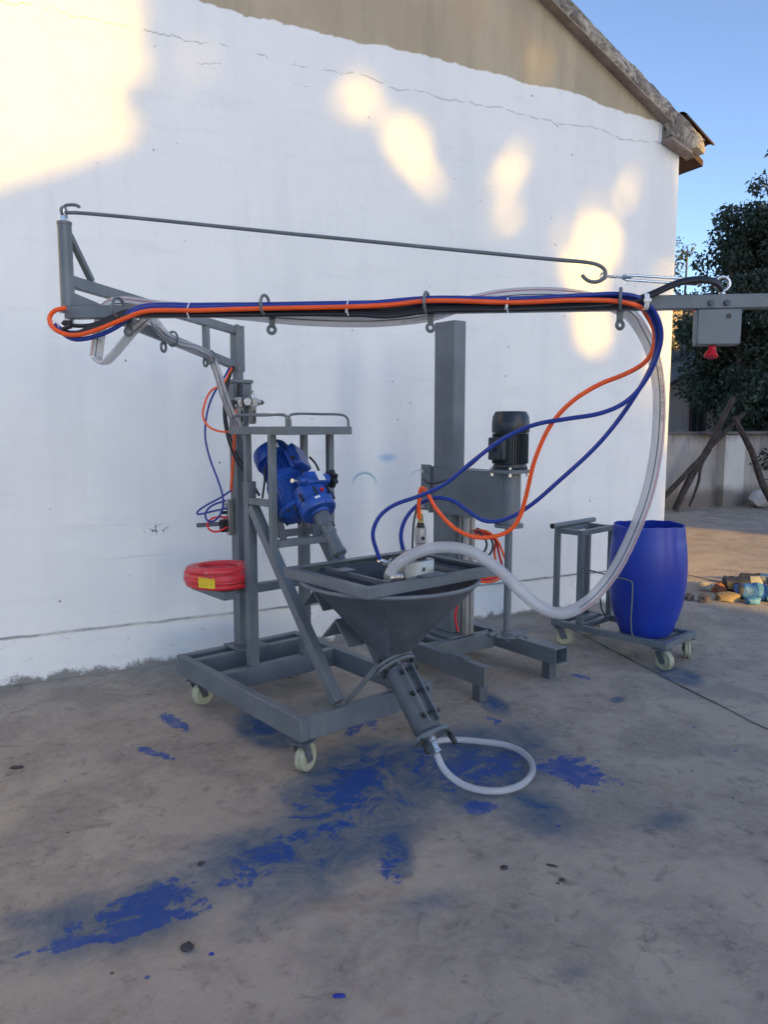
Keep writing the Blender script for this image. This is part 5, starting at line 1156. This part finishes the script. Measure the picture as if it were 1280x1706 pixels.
lump('blue_flake', (.733, 1.721, 0), (.017, .007, .003), BCHIP, 'oblong bright blue paint flake near the bottom edge', 'paint flake', 37, .15, rot=-22, sub=2, boxy=.7)
lump('blue_flake', (.472, 2.033, 0), (.008, .006, .003), BCHIP, 'small blue paint flake right of the dark dirt clod', 'paint flake', 38, .3, sub=2)
# ------------------------------------------------------------------ houses beyond the yard wall
HW = plaster_mat('far_house_plaster', (.62, .64, .66), (.70, .71, .72), (.46, .46, .47)); ROOFD = paint('dark_roof_tiles', (.07, .06, .055), .9, .3); REDROOF = paint('red_roof', (.30, .055, .045), .8, .2)
CREAM = plaster_mat('cream_house_plaster', (.60, .50, .36), (.66, .56, .42), (.5, .42, .3))
WINF = paint('window_frame_wood', (.055, .045, .045), .7, .2); GLASS = paint('window_glass', (.02, .045, .05), .12, .1)
def gable_house(name, loc, rz, w, d, he, hr, wm, rm, lab, win=None):
    h = empty(name, loc, rz, lab, 'house')
    b = B(); prism(b, [(-w / 2, 0, -.1), (w / 2, 0, -.1), (w / 2, 0, he), (0, 0, hr), (-w / 2, 0, he)], (0, d, 0)); obj('wall', b, wm, h)
    for s in (-1, 1):
        b = B(); k = (hr - he) / (w / 2); prism(b, [(0, -.18, hr + .02), (s * (w / 2 + .3), -.18, he + .02 - k * .3), (s * (w / 2 + .3), -.18, he + .13 - k * .3), (0, -.18, hr + .13)], (0, d + .36, 0)); obj('roof', b, rm, h)
    if win:
        x0, x1, z0, z1 = win
        b = B(); 
        for q in ((x0, x0 + .06, z0, z1), (x1 - .06, x1, z0, z1), (x0 + .06, x1 - .06, z1 - .06, z1), (x0 + .06, x1 - .06, z0, z0 + .06), ((x0 + x1) / 2 - .02, (x0 + x1) / 2 + .02, z0 + .06, z1 - .06)): box(b, q[0], q[1], -.03, .03, q[2], q[3], 0)
        f = obj('window', b, WINF, h); obj('pane', box(B(), x0 + .05, x1 - .05, -.012, -.004, z0 + .05, z1 - .05, 0), GLASS, f)
    return h
gable_house('grey_house', (16.58, 12.93, 0), R(-26.7), 6.0, 8, 1.8, 3.6, HW, ROOFD, 'pale grey gabled house with a dark window behind the yard wall', (-1.50, -1.10, 1.10, 1.98))
gable_house('cream_house', (26.9, 24.6, 0), R(-26.7), 5.0, 7, 5.5, 6.45, CREAM, REDROOF, 'distant cream house with red roof edge peeping over the foliage')

# ------------------------------------------------------------------ trees
def leaf_mat(name, a, b_, tr=.25):
    t = NT(name); oi = t.noise(1.1, 4, .6); n = t.noise(9, 3, .6)
    c = t.mix(t.ramp(oi, .35, .65), a, b_); c = t.mix(t.math('MULTIPLY', t.ramp(n, .5, .65), .4), c, tuple(min(1, x * 1.7) for x in b_))
    m = t.set(Base_Color=c, Roughness=.5); out = t.n['Material Output']; tl = t.node('ShaderNodeBsdfTranslucent', {0: c}); mx = t.node('ShaderNodeMixShader', {0: tr}); t.l.new(t.p.outputs[0], mx.inputs[1]); t.l.new(tl.outputs[0], mx.inputs[2]); t.l.new(mx.outputs[0], out.inputs[0]); return m
LEAFD = leaf_mat('dark_bamboo_leaf', (.022, .040, .026), (.040, .065, .042)); LEAFO = leaf_mat('olive_leaf', (.09, .095, .03), (.17, .16, .06)); LEAFB = leaf_mat('blue_green_leaf', (.035, .06, .055), (.06, .09, .085))
TRUNK = paint('tree_bark', (.075, .062, .052), .9, .3, scale=9, bump=.6)
def leaves(name, spots, size, elong, droop, m, parent, keep=None, seed=0, wid=1.0):
    """spots: list of (centre, radius vector, count): diamonds scattered through each clump"""
    rnd = random.Random(seed); V_ = []; F_ = []
    pl = V3(parent.location)
    for c, rad, n in spots:
        for _ in range(n):
            while True:
                p = V3((rnd.uniform(-1, 1), rnd.uniform(-1, 1), rnd.uniform(-1, 1)))
                if p.length < 1: break
            p = V3((c[0] + p.x * rad[0], c[1] + p.y * rad[1], c[2] + p.z * rad[2]))
            if keep and not keep(p + pl): continue
            d = V3((rnd.gauss(0, 1), rnd.gauss(0, 1), rnd.gauss(-droop, .7))).normalized(); s = d.cross(V3((rnd.gauss(0, 1), rnd.gauss(0, 1), rnd.gauss(0, 1)))).normalized()
            L = size * rnd.uniform(.6, 1.35); w = L / elong * wid; k = len(V_); nn = d.cross(s) * (L * .08)
            V_ += [p, p + d * L * .4 + s * w + nn, p + d * L, p + d * L * .4 - s * w + nn]; F_.append((k, k + 1, k + 2, k + 3))
    me = bpy.data.meshes.new(name); me.from_pydata([tuple(v) for v in V_], [], F_); me.materials.append(m)
    o = bpy.data.objects.new(name, me); COL.objects.link(o); o.parent = parent; return o
def clumps(h0, h1, r, n, size, seed, flat=.75, top=.45):
    rnd = random.Random(seed); out = []
    for i in range(n):
        z = h0 + (h1 - h0) * rnd.random(); f = (z - h0) / (h1 - h0); rr = r * (1 - (1 - top) * f) * (.55 + .45 * min(1, f * 4)); a = rnd.uniform(0, 6.283); q = math.sqrt(rnd.random()) * rr
        s = size * rnd.uniform(.6, 1.3); out.append((V3((q * math.cos(a), q * math.sin(a), z)), (s, s, s * flat)))
    return out
def tree(name, loc, cl, n, size, elong, droop, m, lab, trunk_r, trunk_h, cat='tree', keep=None, seed=0, group=None, stems=1):
    t = empty(name, loc, 0, lab, cat, group); rnd = random.Random(seed + 5)
    for k in range(stems):
        b = B(); x0, y0 = (rnd.uniform(-.25, .25), rnd.uniform(-.25, .25)) if stems > 1 else (0, 0); x1, y1 = x0 * 3 + rnd.uniform(-.2, .2), y0 * 3 + rnd.uniform(-.2, .2)
        tube(b, smooth_path([V3((x0, y0, -.1)), V3((x0 * 1.4, y0 * 1.4, trunk_h * .4)), V3((x1, y1, trunk_h))], .25), lambda f: trunk_r * (1 - .75 * f), 8)
        if k == 0:
            for c, rad in cl[::2]:
                zb = max(.4, min(trunk_h * .95, c.z - .45 * math.hypot(c.x, c.y) - .2)); f = zb / trunk_h
                base = V3((x1 * f * f, y1 * f * f, zb)); mid = base.lerp(c, .55) + V3((0, 0, .08))
                tube(b, [base, mid, c + V3(rad) * .3], lambda f: trunk_r * .28 * (1 - .8 * f), 5)
        obj('trunk', b, TRUNK, t)
    leaves('crown', [(c, rad, n) for c, rad in cl], size, elong, droop, m, t, keep, seed)
    return t
def cam_pt(px, d): 
    r_ = (px - 640) / 1280 * d; return V3((.8934 * r_ + .4493 * d, -.4493 * r_ + .8934 * d, 0))
p = cam_pt(1256, 16.5); tree('dark_tree', p, clumps(1.3, 5.9, 1.55, 84, .46, 3, top=.62) + clumps(2.5, 4.4, 1.6, 30, .36, 33, top=1), 300, .125, 4.6, .8, LEAFD, 'dense dark green bamboo-like tree right of the house corner', .13, 5.6, seed=1, stems=3)
p = cam_pt(1290, 18.5); tree('tall_tree', p, clumps(1.2, 6.4, 1.7, 70, .52, 4, top=.6) + clumps(5.2, 8.1, 1.0, 46, .30, 44, top=.55), 150, .13, 4.8, .9, LEAFB, 'taller feathery tree at the right picture edge behind the dark tree', .15, 7.8, seed=2, stems=3)
p = cam_pt(1275, 15.2); tree('low_bush', p, clumps(.5, 2.3, .85, 24, .42, 6, top=.8), 240, .11, 3.6, .6, LEAFD, 'dark bushy growth just over the yard wall behind the leaning poles', .07, 2.0, 'bush', seed=3, stems=2)
p = cam_pt(1375, 15.2); tree('low_bush', p, clumps(.4, 3.6, 1.3, 34, .5, 7, top=.8), 220, .12, 3.6, .6, LEAFD, 'dark bushy mass over the yard wall at the right edge of the picture', .08, 2.8, 'bush', seed=4, stems=2)
p = cam_pt(1128, 22); tree('thin_tree', p, clumps(3.2, 6.5, .9, 26, .36, 8, top=.7), 46, .12, 3.8, .7, LEAFB, 'thin twiggy tree against the sky beside the house corner', .08, 6.3, seed=5)
p = cam_pt(1140, 26); tree('sunlit_tree', p, clumps(1.5, 5.05, 1.35, 40, .50, 9, top=.85), 150, .13, 2.2, .2, LEAFO, 'sunlit olive tree in front of the distant cream house', .12, 4.4, seed=6)
# ------------------------------------------------------------------ unseen buildings and tree added behind the camera to shade the yard
tanel = math.tan(R(SUN_EL)); SH = V3((-SUN_H.y, SUN_H.x, 0))                    # s axis, to the right seen from the yard towards the sun
def sp(s, n, z=0): return SH * s + SUN_H * n + V3((0, 0, z))
SZ = math.atan2(SUN_H.x, -SUN_H.y)                                               # heading of the shading houses
D0 = 28.0
def hw(x, z): return z + (D0 - SUN_H.dot(V3((x, YW, 0)))) * tanel                # height at D0 whose shadow falls on the gable wall at (x, z)
def sw(x): return SH.dot(V3((x, YW, 0)))
sh = empty('shade_house', sp(0, D0), SZ, 'unseen gable house added across the yard, its roofline shaped to shade the white wall', 'house')  # added to block the sun; roofline follows the wanted shadow edge
s_r = 6.38; x_pk = 1.0
prof = [(s_r, -.1), (s_r, hw(5.2, 1.15)), (sw(x_pk), hw(x_pk, 3.12)), (-3.2, hw(-4.8, .55)), (-3.2, -.1)]
# local x of the empty must point along SH: heading computed from SH directly
sh.rotation_euler = (0, 0, math.atan2(SH.y, SH.x))
b = B(); prism(b, [(s, 0, z) for s, z in prof], (0, -7.0, 0)); obj('wall', b, CWALL, sh)
for (s0, z0), (s1, z1) in ((prof[1], prof[2]), (prof[3], prof[2])):
    dd = V3((s0 - s1, 0, z0 - z1)).normalized() * .02
    b = B(); prism(b, [(s1, .2, z1 + .01), (s0 + dd.x, .2, z0 + .01 + dd.z), (s0 + dd.x, .2, z0 + .10 + dd.z), (s1, .2, z1 + .10)], (0, -7.4, 0)); obj('roof', b, ROOFD, sh)
for wx in (-1.4, 1.2, 3.8):
    f = obj('window', box(B(), wx, wx + 1.2, .002, .06, 1.1, 2.4, 0), WINF, sh); obj('pane', box(B(), wx + .08, wx + 1.12, .062, .068, 1.18, 2.32, 0), GLASS, f)
s2 = empty('shade_block', sp(10.9, D0), math.atan2(SH.y, SH.x), 'unseen flat-roofed block added across the yard to shade its far side', 'unseen building')  # added blocker that keeps the sun off the boundary wall and trees
obj('wall', box(B(), 0, 3.0, -9, 0, -.1, 10.0, 0), CWALL, s2); obj('roof', box(B(), -.05, 2.998, -9.05, .05, 10.001, 10.2, 0), COPE, s2)
obj('wall', box(B(), 3.002, 13.0, -9, 0, -.1, 14.2, 0), CWALL, s2); obj('roof', box(B(), 2.95, 13.05, -9.05, .05, 14.201, 14.4, 0), COPE, s2)
for k in range(3):
    for j in range(3):
        if k == 2 and j < 1: continue
        f = obj('window', box(B(), .9 + j * 2.9, 2.3 + j * 2.9, .002, .06, 1.2 + k * 3.4, 2.8 + k * 3.4, 0), WINF, s2); obj('pane', box(B(), 1.0 + j * 2.9, 2.2 + j * 2.9, .062, .068, 1.3 + k * 3.4, 2.7 + k * 3.4, 0), GLASS, f)
# unseen added tree: crown gaps cut where sun patches are wanted on the wall
GAPS = [(2.59, 3.41, 0.21, 1), (2.79, 3.23, 0.16, 0.8), (2.94, 3.09, 0.17, 0.75), (3.48, 3.49, 0.21, 1), (3.29, 3.4, 0.16, 0.6), (3.41, 3.04, 0.22, 1), (4.33, 2.95, 0.22, 1), (4.31, 2.79, 0.18, 0.9), (3.96, 2.88, 0.19, 0.75), (4.05, 2.61, 0.25, 0.97), (4.24, 2.29, 0.23, 0.97), (4.6, 3.35, 0.18, 0.3), (4.17, 3.2, 0.16, 0.3), (2.16, 3.69, 0.22, 0.35), (3.12, 4.28, 0.2, 0.6), (3.62, 4.2, 0.22, 0.75), (2.42, 4.18, 0.16, 0.4), (3.37, 3.85, 0.21, 0.3), (2.91, 3.65, 0.22, 0.35), (1.07, 3.55, 0.13, 0.7)]
rk = random.Random(5)
def keep_leaf(p):
    k = (p.y - YW) / SUN_D.y; q = p - SUN_D * k                                 # where its shadow lands on the gable wall
    if k < 0: return True
    if SH.dot(p) > 6.30: return False
    if q.x < .86 + .10 * mnoise.noise((q.z * 3, 0, 0)) : return q.z < 2.75 + .40 * max(q.x, -1)
    for gx, gz, gr, pr in GAPS:
        if math.hypot(q.x - gx, q.z - gz) < 1.6 * gr and rk.random() < .34 * pr: return False
        if math.hypot(q.x - gx, (q.z - gz)) < .98 * gr * (1 + .3 * mnoise.noise((q.x * 4, q.z * 4, 2))) and rk.random() < 1 - (1 - pr) * .22: return False
    return True
tn = 25.0; ts_ = 4.3; tloc = sp(ts_, tn)
rnd = random.Random(12); cl = []
for i in range(150):
    s = rnd.uniform(2.0, 6.3); z = rnd.uniform(6.9, 13.2); cl.append((sp(s - ts_, rnd.uniform(-1.2, 1.2), z) , (.8, .8, .7)))
tree('shade_tree', tloc, cl, 190, .20, 1.9, .2, LEAFO, 'unseen leafy tree added for shade, crown gaps shaped for sun patches on the wall', .24, 10.5, keep=keep_leaf, seed=21)
